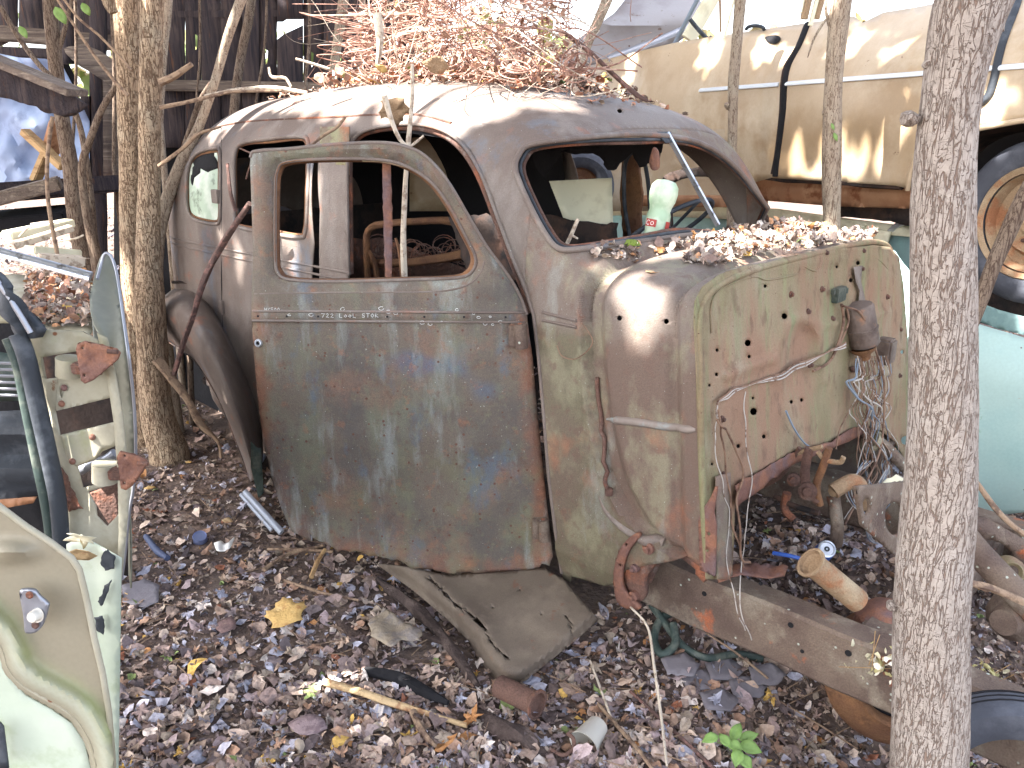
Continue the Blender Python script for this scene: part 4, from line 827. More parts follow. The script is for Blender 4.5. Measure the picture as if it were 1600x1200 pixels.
# wreck seen through the sedan windows
far = thing('far_wreck', 'tan and orange wreck glimpsed through the windscreen of the rusted sedan', 'car', (.3, 5.2, .2))
psheet('far_side', [(640, 215), (1190, 200), (1190, 300), (1100, 330), (950, 330), (640, 330)], m_tan, plane_y(5.0), holes=[cr([(862, 285), (864, 262), (878, 246), (900, 240), (926, 246), (940, 262), (945, 285), (940, 310), (868, 310)], 3, True)], sp=22, spo=8, parent=far)
fwc = on_y(905, 292, 4.95)
ft = MB().disc(fwc, Vector((0, -1, 0)), [(.11, .02), (.13, .05), (.17, .06), (.2, .03), (.205, -.05)], 36).build('tyre', m_rubber, far)
MB().disc(fwc, Vector((0, -1, 0)), [(.115, .02), (.105, .0), (.06, -.01), (.04, .02), (0, .02)], 30).build('rim', m_rust_o, far)
psheet('far_sill', [(1000, 305), (1200, 305), (1200, 325), (1000, 322)], m_orange, plane_y(4.9), sp=12, parent=far)
tag(psheet('cream_board', [(858, 283), (956, 278), (958, 352), (930, 356), (880, 340)], m_card, plane_y(3.95), relief=lambda x, y: .02 * sin(x * .05), sp=10), 'cream board lying inside the sedan, seen through the windscreen', 'board')

# ================================================ LEFT GREEN CAR
lc = thing('pale_green_car', 'pale green car at the left edge with doorless front pillar and rusty hinges', 'car', (-1.3, 1.7, 0))
YP = 1.80
pil = [(36, 534), (62, 515), (130, 518), (152, 530), (166, 548), (178, 590), (188, 640), (195, 700), (202, 740), (200, 790), (192, 850), (190, 905), (186, 960), (120, 900), (104, 850), (96, 750), (78, 650), (58, 585)]
rc1 = [(66, 558), (122, 548), (126, 586), (72, 592)]; rc2 = [(86, 640), (176, 618), (184, 658), (94, 680)]; rc3 = [(122, 728), (150, 718), (160, 705), (186, 694), (190, 748), (130, 762), (126, 744)]; rc4 = [(138, 768), (190, 752), (188, 800), (168, 822), (152, 806), (150, 790)]
psheet('hinge_pillar', pil, m_pale, plane_y(YP), holes=[rc1, rc2, rc3, rc4], relief=lambda x, y: -.012 * bump1(x - (y - 700) * .12, 100, 20) + .01 * noise.noise(Vector((x * .03, y * .02, 1))), sp=8, spo=5, parent=lc, solid=.004)
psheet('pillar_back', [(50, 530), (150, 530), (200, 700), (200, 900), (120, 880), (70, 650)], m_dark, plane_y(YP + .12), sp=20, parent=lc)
psheet('pillar_web', [(90, 590), (170, 575), (178, 620), (88, 642)], m_pale, plane_y(YP - .012), holes=[cr([(98, 604), (106, 602), (100, 612), (97, 622), (94, 612)], 3, True)], sp=7, spo=4, parent=lc)
psheet('pillar_web', [(96, 680), (184, 658), (188, 694), (160, 700), (148, 716), (120, 728), (106, 720)], m_pale, plane_y(YP - .012), sp=7, parent=lc)
for x, y in ((96, 631), (144, 683), (113, 721), (106, 780), (100, 606)):
    MB().disc(on_y(x, y, YP - .016), Vector((0, -1, .2)), [(0, .006), (.005, .005), (.008, .0)], 10).build('pillar_bolt', m_rust_r, lc)
psheet('rust_patch', rough_edge([(82, 720), (96, 730), (108, 750), (118, 775), (128, 795), (108, 800), (96, 770)], 4, 5), m_rust, plane_y(YP - .016), sp=5, parent=lc, solid=.001)
for (cx, cy, tri, bx) in ((112, 573, [(120, 545), (122, 537), (132, 533), (182, 545), (188, 552), (184, 562), (146, 594), (134, 599), (128, 594)], (0,)), (168, 738, [(184, 712), (188, 705), (220, 714), (229, 720), (226, 732), (206, 760), (198, 765), (190, 762)], (1,))):
    a, b = on_y(cx - 4, cy + 14, YP - .02), on_y(cx - 4, cy - 14, YP - .02)
    hb = MB().tube([a, b], .028, 16).build('hinge_knuckle', m_pale, lc)
    hcen = np.mean(tri, 0)
    hp = psheet('hinge_plate', tri, m_rust_r, plane_y(YP - .07), holes=[blob_px(tri[1][0] + 8, tri[1][1] + 6, 2.2), blob_px(tri[-1][0] + 5, tri[-1][1] - 8, 2.2)], relief=lambda x, y: .008 * math.exp(-((x - hcen[0]) / 12) ** 2 - ((y - hcen[1]) / 12) ** 2), sp=6, spo=3.5, parent=lc, solid=.008)
    MB().tube([on_y(tri[3][0] - 14, tri[3][1] + 4, YP - .085), on_y(tri[3][0] + 2, tri[3][1] + 5, YP - .085)], .005, 8).build('hinge_stud', m_rust, hp)
    MB().box(on_y((cx + hcen[0]) / 2 + 3, cy, YP - .035), .022, .022, .012).build('hinge_arm', m_rust, lc)
MB().tube([on_y(*p, YP + .03) for p in cr([(124, 736), (150, 722), (166, 718), (180, 708)], 4)], .012, 8).build('check_strap', m_alu, lc)
psheet('inner_gusset', [(140, 770), (188, 752), (190, 835), (168, 815)], m_rust, plane_y(YP + .05), sp=8, parent=lc)
# dark window pillar and seals
psheet('windscreen_pillar', [(-60, 380), (0, 430), (40, 480), (66, 515), (60, 528), (32, 530), (0, 480), (-60, 430)], m_seal, plane_y(YP - .05), relief=lambda x, y: -.02 * sin(x * .1), sp=8, parent=lc, solid=.02)
MB().tube([on_y(*p, YP - .05) for p in cr([(28, 522), (42, 560), (58, 630), (76, 710), (90, 780), (96, 850), (98, 900)], 6)], .019, 10, flat=.7).build('door_seal', m_seal, lc)
MB().tube([on_y(*p, YP - .04) for p in cr([(14, 528), (30, 570), (44, 640), (60, 720), (76, 800), (84, 870)], 6)], .015, 10, flat=.7).build('door_seal', m_hose, lc)
MB().tube([on_y(*p, YP - .07) for p in cr([(-40, 400), (0, 445), (30, 490), (48, 520)], 5)], .006, 8).build('pillar_trim', m_alu, lc)
psheet('quarter_trim', [(-60, 440), (0, 462), (24, 492), (30, 505), (-60, 505)], m_panelg, plane_y(YP + .02), sp=10, parent=lc)
psheet('dashboard', [(-80, 545), (0, 550), (35, 556), (42, 625), (-80, 630)], m_hose, plane_y(YP + .18), relief=lambda x, y: -.05 * bump1(y, 590, 30), sp=12, parent=lc)
for k in range(6): MB().tube([on_y(-60, 566 + k * 10, YP + .115), on_y(34, 568 + k * 10, YP + .115)], .004, 6).build('vent_slat', m_alu, lc)
psheet('black_cabin_backdrop', [(-260, 380), (40, 500), (100, 880), (-260, 960)], m_black, plane_y(YP + .7), sp=60, parent=lc)  # flat black backdrop painted in as the cabin's shade
psheet('cabin_wood_trim', [(-60, 785), (58, 776), (52, 786), (-60, 805)], m_orange, plane_y(YP + .3), sp=9, parent=lc)
psheet('cabin_panel', [(-60, 645), (60, 640), (80, 770), (-60, 790)], m_seal, plane_y(YP + .4), relief=lambda x, y: .03 * sin(y * .1), sp=12, parent=lc)
# cowl with leaves, front wing
psheet('scuttle', [(-60, 440), (20, 428), (150, 440), (142, 470), (150, 505), (140, 525), (62, 516), (20, 470)], m_pale, lambda a, b: on_z(a, b, 1.0), sp=12, parent=lc)
MB().tube([on_y(*p, 2.35) for p in [(-60, 376), (0, 394), (60, 410), (142, 432)]], .016, 8, flat=.5).build('hood_strip', m_chrome, lc)
w1 = [on_y(*p, 2.5) for p in [(150, 470), (165, 397)]]
psheet('front_wing', cr([(140, 470), (150, 425), (160, 398), (170, 400), (180, 428), (190, 490), (200, 570), (208, 640), (211, 710), (207, 765), (198, 800), (196, 740), (192, 680), (184, 620), (174, 560), (160, 530), (146, 505)], 3, True), m_dkgreen, plane_y(YP + .12), relief=lambda x, y: .35 * sst(560, 400, y) + .02 * sin(x * .08), sp=8, parent=lc, solid=.006)
MB().tube([on_y(p[0], p[1], YP + .10 + .30 * sst(560, 400, p[1])) for p in cr([(152, 436), (163, 398), (174, 402), (183, 430), (192, 490), (203, 570), (210, 640), (212, 710), (208, 765), (202, 800), (196, 860), (190, 905)], 6)], .004, 8).build('wing_edge_strip', m_alu, lc)
psheet('jamb_strip', [(152, 520), (168, 528), (182, 590), (192, 650), (198, 710), (203, 770), (196, 850), (190, 905), (182, 900), (186, 830), (184, 740), (178, 660), (166, 580)], m_pale, plane_y(YP - .025), relief=lambda x, y: -.01 * sin(y * .02), sp=7, parent=lc)
psheet('sill_panel', [(104, 850), (128, 838), (155, 852), (190, 872), (188, 1000), (185, 1200), (184, 1420), (90, 1420), (120, 1200), (110, 1000)], m_door_in, plane_y(YP - .10), relief=lambda x, y: -.02 * sst(150, 170, x), sp=12, parent=lc)
for pts in ([(158, 930), (164, 915), (176, 905), (168, 925), (160, 948), (152, 940)], [(148, 965), (160, 962), (165, 980), (160, 992), (150, 985)], [(160, 862), (170, 858), (180, 870), (178, 888), (166, 892), (156, 880)]):
    psheet('peeled_patch', rough_edge(pts, 3, 4), m_seal, plane_y(YP - .128), sp=4, parent=lc, solid=.001)
# side of the wing running forward from the pillar, and the outer skin of the near door
a_t, b_t = on_y(150, 556, 1.95), on_z(140, 446, .985)
vs, fs = loft([[a_t + Vector((.0, 0, -k * .16)) + Vector((.03 * sin(k * .8), 0, 0)), a_t.lerp(b_t, .5) + Vector((.0, 0, -k * .16)) + Vector((.03 * sin(k * .8), 0, 0)), b_t + Vector((0, 0, -k * .16)) + Vector((.03 * sin(k * .8), 0, 0))] for k in range(5)], 16, 3)
mobj('wing_side', vs, fs, m_dkgreen, lc, solid=.004)
# open rear door inner panel, close to the camera
YD = 1.15
dout = [(-160, 700), (-40, 760), (0, 792), (40, 822), (80, 848), (112, 872), (124, 890), (134, 930), (148, 1000), (160, 1050), (170, 1110), (176, 1180), (182, 1300), (184, 1500), (-160, 1500)]
crv = np.array(cr([(-40, 960), (0, 1005), (15, 1045), (40, 1072), (80, 1095), (115, 1118), (138, 1150), (150, 1190), (156, 1260), (158, 1400)], 6))
def pd_rel(x, y):
    yc = np.interp(x, crv[:, 0], crv[:, 1]); d = polyd(x, y, crv); below = y > yc
    r = .045 * sst(0, 10, d) if below else -.0 + .0
    r += (-.030 * bump1(d, 20, 14) if not below else 0)
    r += .012 * math.exp(-((x - 15) / 38) ** 2 - ((y - 862) / 14) ** 2) * -3
    return r - .01
def pd_col(x, y):
    yc = np.interp(x, crv[:, 0], crv[:, 1]); d = polyd(x, y, crv); g = (math.exp(-((d - 30) / 16) ** 2)) * (y < yc) * (.6 + .6 * noise.noise(Vector((x * .03, y * .03, 2))))
    c = np.array(L_(138, 130, 112)) * (1 - g) + np.array(L_(138, 146, 92)) * g; k = math.exp(-((d - 16) / 9) ** 2) * (y < yc) * .6; c = c * (1 - k) + np.array(L_(178, 182, 168)) * k
    return (c[0], c[1], c[2], 1)
m_pd = M('green_stained_door_paint', (1, 1, 1, 1), [(L_(160, 154, 134), 2, .5, .66, 95, (1, 1, 1), .4)], attr=True, rough=.5, bump=(60, .08), fine=(120, .05))
psheet('inner_door', dout, m_pd, plane_y(YD), relief=pd_rel, colfn=pd_col, sp=8, parent=lc, solid=.004, label='grey-green inner skin of the near door with striker plate')
psheet('inner_door_lower', [(-160, 1000), (-40, 990), (0, 1020), (15, 1058), (40, 1086), (80, 1108), (112, 1130), (132, 1160), (142, 1200), (150, 1400), (-160, 1400)], m_door_in, plane_y(YD), relief=lambda x, y: .022, sp=16, parent=lc)
MB().tube([on_y(x, y, YD - .012) for x, y in dout[:-1]], .005, 8).build('door_edge', m_pale, lc)
MB().tube([(lambda p: p + (p - CAM).normalized() * -.012)(on_y(x, y + 1, YD)) for x, y in crv], .0035, 6).build('panel_lip', m_pale, lc)
sp_ = psheet('striker_plate', cr([(32, 925), (38, 920), (54, 921), (62, 930), (75, 942), (76, 948), (68, 975), (58, 986), (46, 988), (40, 984), (38, 960)], 3, True), m_alu, plane_y(YD - .045), sp=5, parent=lc, solid=.006)
MB().disc(on_y(57, 961, YD - .05), Vector((-.1, -1, .2)), [(0, .012), (.007, .012), (.009, .009), (.008, .004), (.010, 0), (.012, 0)], 20).build('striker_pin', m_white, sp_)
for x, y in ((46, 930), (55, 977)): MB().disc(on_y(x, y, YD - .052), Vector((0, -1, .2)), [(0, .002), (.004, .003), (.006, 0)], 12).build('striker_screw', m_rust, sp_)
psheet('door_stain', [(0, 1128), (6, 1135), (14, 1200), (-2, 1200), (-10, 1150)], m_seal, plane_y(YD - .015), sp=8, parent=lc) 

psheet('outer_skin', [(x + 2 if x < 120 else x - 6, y + 6) for x, y in dout], m_dkgreen, plane_y(YD + .075), relief=lambda x, y: .03 * sin((x + 160) / 340 * pi), sp=20, parent=lc, solid=.004)
# ================================================ GROUND
def gz(x, y):
    z = -.26 * sst(.55, 1.25, x) * (1 - sst(2.1, 3.0, y)) - .10 * sst(.3, 1.0, x) * (1 - sst(2.4, 3.6, y))
    z += .05 * sst(3.5, 6, y) + .02 * noise.noise(Vector((x * 1.3, y * 1.3, 0))) + .008 * noise.noise(Vector((x * 6, y * 6, 2)))
    q = Vector((x, y, 0)) - O; u, v = q.dot(UU), q.dot(VV)
    z += .26 * math.exp(-((u - .75) / .45) ** 2 - ((v - .78) / .42) ** 2)          # leaf heap in the engine bay
    z -= .04 * math.exp(-((x - .2) / .35) ** 2 - ((y - 2.2) / .3) ** 2)
    return z
def gpt(px, py, up=0.0):
    """point on the real ground surface under a photograph pixel"""
    z = 0.0
    for _ in range(8): p = on_z(px, py, z); z = gz(p.x, p.y)
    return on_z(px, py, z + up)
ax_ = np.r_[-60, -30, -16, -10, np.arange(-7, 7, .07), 8, 10, 16, 30, 60]; ay_ = np.r_[-30, -12, -5, -2, np.arange(-.5, 9, .07), 10, 12, 16, 30, 80]
gvv = [(x, y, gz(x, y)) for y in ay_ for x in ax_]; nx = len(ax_)
mobj('ground', gvv, [(j * nx + i, j * nx + i + 1, (j + 1) * nx + i + 1, (j + 1) * nx + i) for j in range(len(ay_) - 1) for i in range(nx - 1)], m_soil, kind='structure')
# ---- leaf shapes (unit size, stem at origin, pointing +y)
def lobed(seed, n=5):
    r = random.Random(seed); out = []
    angs = [-115, -60, 0, 60, 115]
    for i, a in enumerate(angs):
        L = [.55, .85, 1.0, .85, .55][i] * r.uniform(.9, 1.1)
        out += [(radians(a - 17), L * .62), (radians(a - 9), L * .80), (radians(a), L), (radians(a + 9), L * .80), (radians(a + 17), L * .62)]
        if i < 4: out.append((radians((a + angs[i + 1]) / 2), .36 * r.uniform(.85, 1.15)))
    P = [(0, -.10)] + [(sin(a) * l * .55, .25 + cos(a) * l * .55) for a, l in out]
    return P
def oval(seed):
    r = random.Random(seed); w_ = r.uniform(.24, .36); P = []
    for k in range(7): t = k / 6; P.append((w_ * sin(pi * t ** .85) * r.uniform(.93, 1.07), t))
    return P + [(-x, y) for x, y in P[-2:0:-1]]
def frag(seed):
    r = random.Random(seed); return [(.38 * cos(a) * r.uniform(.5, 1.2), .5 + .45 * sin(a) * r.uniform(.5, 1.2)) for a in [k * 2 * pi / 7 for k in range(7)]]
LEAFS = [oval(1), oval(2), frag(3), frag(4), frag(5), lobed(6), lobed(7), oval(8), frag(9)]
def leaf_tpl(P):
    c = np.mean(P, 0); n = len(P); inner = [((x + c[0]) / 2, (y + c[1]) / 2) for x, y in P]
    V = np.array(list(P) + inner + [tuple(c)]); F = []
    for i in range(n): j = (i + 1) % n; F += [(i, j, n + j), (i, n + j, n + i), (n + i, n + j, 2 * n)]
    return V, np.array(F)
TPL = [leaf_tpl(P) for P in LEAFS]
PAL = [(166, 142, 132), (142, 122, 116), (184, 162, 148), (122, 104, 98), (196, 176, 160), (156, 138, 138), (164, 162, 174), (148, 126, 112), (206, 192, 182), (108, 94, 92), (168, 134, 112), (160, 144, 128), (132, 118, 118), (150, 130, 118), (182, 176, 184), (174, 150, 132)]
def litter(name, P, size, kinds, mat, kind='stuff', tilt=.5, curl=.5, bright=1, parent=None, accent=.03, pal=PAL, drop=0, label=None):
    """P: Nx3 points with up normals; one mesh of many curled leaves"""
    N = len(P); V = []; Fs = []; Cc = []; off = 0
    for i in range(N):
        k = kinds[int(rng.integers(len(kinds)))]; tv, tf = TPL[k]
        s = size[0] + (size[1] - size[0]) * rng.random() ** 1.6
        x = tv[:, 0]; y = tv[:, 1] - .5
        cu = curl * rng.normal(); cu2 = curl * rng.normal() * .8
        z = cu * x * x * 1.8 + cu2 * y * y * .9 + .10 * rng.normal() * x * y + .05 * rng.normal(size=len(x))
        L = np.stack([x * (1 - .25 * abs(cu)), y * (1 - .15 * abs(cu2)), z], 1) * s
        a, b, c = rng.random() * 2 * pi, rng.normal() * tilt, rng.normal() * tilt
        Rz = np.array([[cos(a), -sin(a), 0], [sin(a), cos(a), 0], [0, 0, 1]]); Rx = np.array([[1, 0, 0], [0, cos(b), -sin(b)], [0, sin(b), cos(b)]]); Ry = np.array([[cos(c), 0, sin(c)], [0, 1, 0], [-sin(c), 0, cos(c)]])
        L = L @ (Rz @ Rx @ Ry).T
        L[:, 2] -= L[:, 2].min() * .75
        V.append(L + P[i] + np.array([0, 0, .002 - drop])); Fs.append(tf + off); off += len(tv)
        r_ = rng.random()
        if r_ < accent: col = [(202, 164, 92), (178, 128, 84), (158, 104, 80), (136, 150, 96)][int(rng.integers(4))]
        else: col = pal[int(rng.integers(len(pal)))]
        col = np.array(lin(*col)) * bright * rng.uniform(.75, 1.25); col[3] = 1; Cc.append(np.repeat(col[None], len(tv), 0))
    V = np.concatenate(V); F = np.concatenate(Fs); C_ = np.concatenate(Cc)
    me = bpy.data.meshes.new(name); me.vertices.add(len(V)); me.vertices.foreach_set('co', V.astype(np.float32).ravel())
    me.loops.add(len(F) * 3); me.loops.foreach_set('vertex_index', F.astype(np.int32).ravel()); me.polygons.add(len(F)); me.polygons.foreach_set('loop_start', np.arange(0, len(F) * 3, 3, dtype=np.int32))
    me.update(calc_edges=True); ca = me.color_attributes.new('col', 'FLOAT_COLOR', 'POINT'); ca.data.foreach_set('color', C_.astype(np.float32).ravel())
    me.materials.append(mat); me.polygons.foreach_set('use_smooth', [True] * len(me.polygons))
    o = bpy.data.objects.new(name, me); COL.objects.link(o)
    if kind: o['kind'] = kind
    if parent:
        o.parent = parent; p = parent; off_ = Vector((0, 0, 0))
        while p is not None: off_ += p.location; p = p.parent
        o.location = -off_
    return o
def scatter(n, fn):
    out = []
    while len(out) < n:
        p = fn()
        if p is not None: out.append(p)
    return np.array(out)
def in_view():
    # denser near the camera: choose a photograph-like footprint on the ground
    px = rng.uniform(-120, 1720); py = 560 + 700 * rng.random() ** .9
    p = on_z(px, py, 0)
    if p.y > 9: return None
    q = p - O; u, v = q.dot(UU), q.dot(VV)
    if -2.6 < u < .1 and .08 < v < 1.36: return None
    return (p.x, p.y, gz(p.x, p.y))
def wide():
    x, y = rng.uniform(-7, 7), rng.uniform(.3, 10)
    q = Vector((x, y, 0)) - O; u, v = q.dot(UU), q.dot(VV)
    if -2.6 < u < .1 and .08 < v < 1.36: return None
    return (x, y, gz(x, y))
P1 = np.concatenate([scatter(14000, in_view), scatter(8000, wide)])
litter('leaf_crumbs', P1, (.012, .034), [0, 2, 3, 4, 8], m_leaf, tilt=.55, curl=.5, bright=.85)
P2 = np.concatenate([scatter(7500, in_view), scatter(7500, wide)])
litter('leaf_litter', P2, (.034, .078), [0, 1, 2, 3, 5, 6, 7, 8, 5], m_leaf, tilt=.36, curl=.75)
P3 = scatter(650, in_view)
litter('big_fallen_leaves', P3 + np.array([0, 0, .006]), (.06, .095), [0, 1, 5, 6, 7], m_leaf, tilt=.25, curl=.4, bright=1.1, accent=.05)
def baypt():
    u, v = rng.uniform(.42, 1.35), rng.uniform(.25, 1.3); p = W(u, v, 0); return (p.x, p.y, gz(p.x, p.y) + rng.uniform(0, .02))
litter('leaf_litter', scatter(1100, baypt), (.015, .06), [0, 1, 2, 3, 4, 5, 8], m_leaf, tilt=.6)
# fine twig debris
tw = MB()
for i in range(420):
    p = in_view()
    if p is None: continue
    a = rng.random() * 2 * pi; L = rng.uniform(.03, .16); p = Vector(p) + Vector((0, 0, .012)); d = Vector((cos(a), sin(a), rng.normal() * .12))
    tw.tube([p, p + d * L * .5 + Vector((0, 0, .004)), p + d * L], [.0022, .0018, .001], 4)
o = tw.build('twig_debris', m_twig, kind='stuff')

# ================================================ individual things on the ground
def single_leaf(px, py, size, k, rot, mat, label, cat='leaf', z=.02, name='fallen_leaf', tilt=0, edge=None):
    P = edge or LEAFS[k]; tv, tf = leaf_tpl(P); p0 = gpt(px, py, z)
    vs = []
    for x, y in tv:
        y -= .5; zz = .12 * x * x + .08 * sin(x * 9) * .2 - .15 * y * y + .02 * noise.noise(Vector((x * 7, y * 7, px)))
        a = radians(rot); X, Y_ = x * cos(a) - y * sin(a), x * sin(a) + y * cos(a)
        vs.append(p0 + Vector((X, Y_, zz + Y_ * tilt)) * size)
    o = mobj(name, vs, [tuple(int(q) for q in t) for t in tf], mat, None, solid=.0012); tag(o, label, cat); return o
maple = []
for i, (a, L) in enumerate([(-150, .42), (-120, .62), (-98, .5), (-75, .74), (-52, .80), (-38, .62), (-20, .84), (0, 1.0), (20, .84), (38, .6), (55, .82), (76, .74), (98, .5), (122, .62), (150, .40)]): maple.append((sin(radians(a)) * L * .6, .35 + cos(radians(a)) * L * .6))
for i in range(len(maple) - 1, 0, -1):   # serrate
    m_ = ((maple[i][0] + maple[i - 1][0]) / 2 * .93, (maple[i][1] + maple[i - 1][1]) / 2 * .93 + .02); maple.insert(i, m_)
single_leaf(446, 955, .165, 0, 20, m_yleaf, 'large yellow maple leaf lying flat on brown litter left of the fallen panel', z=.05, edge=maple, tilt=.25)
single_leaf(480, 1132, .12, 1, 80, M('mauve_leaf', L_(150, 130, 130), [(L_(126, 106, 108), 40, .5, .6)], bump=(120, .4)), 'big smooth mauve-grey oval leaf near the bottom edge', z=.03)
single_leaf(352, 975, .13, 2, 20, M('brown_leaf_sheet', L_(120, 96, 92), [(L_(104, 84, 82), 20, .5, .6)], bump=(120, .4)), 'large dull brown flat leaf below the can and left of the yellow maple leaf', z=.02)
single_leaf(1440 / 1, 690, .01, 2, 20, m_leaf, 'tiny scrap of dead leaf behind the grey tree trunk') if 0 else None
m_tanleaf = M('tan_leaf', L_(196, 168, 128), [(L_(160, 120, 88), 24, .5, .62)], bump=(120, .5))
def lay_leaf(p0, size, edge, mat, label, rot=0, ex=Vector((1, 0, 0)), ey=Vector((0, 1, 0)), parent=None):
    tv, tf = leaf_tpl(edge); n = ex.cross(ey); vs = []
    for x, y in tv:
        y -= .4; a = radians(rot); X, Y_ = x * cos(a) - y * sin(a), x * sin(a) + y * cos(a); zz = .25 * x * x + .12 * noise.noise(Vector((x * 5, y * 5, 1)))
        vs.append(p0 + (ex * X + ey * Y_ + n * zz) * size)
    o = mobj('fallen_leaf', vs, [tuple(int(q) for q in t) for t in tf], mat, None, solid=.001); return tag(o, label, 'leaf')
# white cup, bottle handled elsewhere
cupc = on_z(905, 1150, -.0); cu = MB(); cd = Vector((-.55, -.8, -.12)).normalized()
cu.disc(gpt(922, 1150, .035), cd, [(.0, -.05), (.026, -.05), (.030, -.045), (.042, .035), (.044, .037), (.041, .036), (.029, -.043), (.0, -.046)], 28, (0, 2 * pi))
tag(cu.build('plastic_cup', m_white), 'crushed white plastic cup on its side in the leaves under the fallen panel', 'cup')
# rusty pipe end
pp = MB(); pd = (Vector((.75, -.62, .05))).normalized(); e = on_z(838, 1100, .04)
pp.disc(e, pd, [(.0, -.02), (.028, -.015), (.033, -.012), (.043, .0), (.043, .006), (.034, .006), (.034, -.14), (.0, -.14)], 24)
tag(pp.build('pipe_stub', m_rust), 'short rusty pipe end with flared rim poking from beneath the fallen panel', 'pipe')
# dark pipe/stick, brown root
def ground_tube(name, pts, r, mat, label, cat, sides=8, wob=.25, group=None):
    P = [gpt(p[0], p[1], p[2] if len(p) > 2 else .02) for p in pts]
    P = [Vector(q) for q in cr(P, 8)]; rs = list(np.interp(np.linspace(0, 1, len(P)), np.linspace(0, 1, len(r)), r)) if hasattr(r, '__len__') else r
    return tag(MB().tube(P, rs, sides, wob=wob).build(name, mat), label, cat, group)
ground_tube('fallen_stick', [(570, 1048), (620, 1058), (670, 1085), (700, 1098)], [.014, .02, .019, .008], m_black, 'blackened wet stick lying below the fallen panel', 'stick')
ground_tube('fallen_stick', [(508, 1066, .03), (560, 1080, .035), (600, 1095, .03), (650, 1110, .02), (730, 1134, .012)], [.012, .011, .012, .010, .007], m_tanleaf, 'sunlit reddish-tan stick with a broken head on the litter', 'stick')
ground_tube('fallen_stick', [(645, 1112), (662, 1145), (680, 1165)], [.012, .012, .006], m_twig, 'short brown stick branching down from the sunlit stick', 'stick')
ground_tube('fallen_stick', [(412, 890, .03), (450, 866, .04), (505, 852, .05)], [.009, .008, .007], m_twig, 'left thicker of the grey-brown sticks at the door corner', 'stick')
ground_tube('fallen_stick', [(418, 858, .03), (460, 858, .04), (520, 862, .04)], [.006, .006, .005], m_twig, 'thin stick lying across the door corner', 'stick')
ground_tube('fallen_stick', [(486, 902, .02), (496, 878, .05), (508, 858, .08)], [.010, .009, .007], m_fresh, 'yellowish split stick standing beneath the torn door corner', 'stick')
ground_tube('fallen_stick', [(440, 905), (500, 925), (560, 938)], [.006, .006, .004], m_twig, 'slender brown stick right of the yellow maple leaf', 'stick')
ground_tube('bark_slab', [(590, 905, .02), (660, 960, .03), (710, 1020, .03), (745, 1072, .02)], [.012, .022, .02, .012], m_wood_rot, 'dark rotten plank edge running along the fallen panel', 'wood scrap', wob=.5)
ground_tube('bark_slab', [(640, 985, .02), (680, 1000, .03), (715, 1012, .02)], [.008, .012, .009], m_wood_rot, 'broken chunk of bark beside the fallen panel', 'wood scrap', wob=.5)
ground_tube('bark_slab', [(740, 1120, .0), (800, 1150, .01), (850, 1185, .0)], [.02, .035, .02], m_wood_rot, 'large rotting log piece at the bottom beside the white cup', 'wood scrap', 12, wob=.5)
ground_tube('hose', [(1075, 950, .06), (1035, 965, .05), (1022, 1000, .03), (1035, 1022, .03), (1055, 1005, .05), (1052, 975, .07)], .014, m_hose, 'dark green hose curled in a loop beneath the frame rail', 'hose', wob=0)
ground_tube('hose', [(1018, 945, .06), (1040, 975, .05), (1068, 1010, .03), (1105, 1028, .02), (1150, 1022, .02), (1190, 1030, .01)], .013, m_hose, 'long dark green hose trailing right past the hose loop', 'hose', wob=0)
ground_tube('dry_weed_stem', [(985, 948, .18), (1012, 980, .15), (1022, 1040, .12), (1032, 1110, .08), (1042, 1196, .05)], [.0032, .004, .0045, .004, .0035], m_twigl, 'bent pale weed stem hanging down from the hub bracket', 'stem', wob=.1)
ground_tube('dry_weed_stem', [(922, 1032, .06), (938, 1075, .05), (955, 1122, .03)], [.003, .004, .004], m_twigl, 'short straight pale stem left of the bent one', 'stem', wob=.1)
ground_tube('dry_weed_stem', [(935, 1100, .03), (965, 1135, .03), (1000, 1175, .03), (1025, 1210, .03)], [.005, .006, .006, .005], m_twig, 'grey stem crossing the litter right of the white cup', 'stem', wob=.1)
ground_tube('dry_weed_stem', [(985, 1080, .02), (1050, 1140, .02), (1120, 1205, .02)], [.005, .006, .006], m_twigd, 'dark brown stem lying diagonally left of the green seedling', 'stem', wob=.1)
ground_tube('dry_weed_stem', [(1105, 990, .04), (1150, 1020, .05), (1200, 1060, .03)], [.003, .004, .004], m_twig, 'thin tan stem near the dark hose under the rail', 'stem', wob=.1)
ground_tube('dry_weed_stem', [(1200, 1085, .02), (1260, 1120, .03), (1340, 1170, .03)], [.003, .003, .003], m_twig, 'long thin stem before the orange brake drum', 'stem', wob=.1)
ground_tube('bent_wire', [(1000, 1150, .03), (1010, 1130, .08), (1030, 1120, .1)], .001, m_wire, 'hair-thin bent wire standing in the leaf litter', 'wire', wob=0) if 0 else None
ground_tube('rusty_ring', [(862, 1172, .02), (880, 1180, .02), (895, 1170, .03), (896, 1155, .05), (886, 1145, .06)], .006, m_rust, 'half-buried rusty ring beneath the white cup', 'ring', wob=.1)
ground_tube('blue_strip', [(228, 838, .02), (245, 860, .02), (262, 872, .02)], [.012, .014, .012], M('navy_strip', L_(70, 78, 104), rough=.6), 'short dark blue strip on leaves near the green car', 'scrap', wob=0)
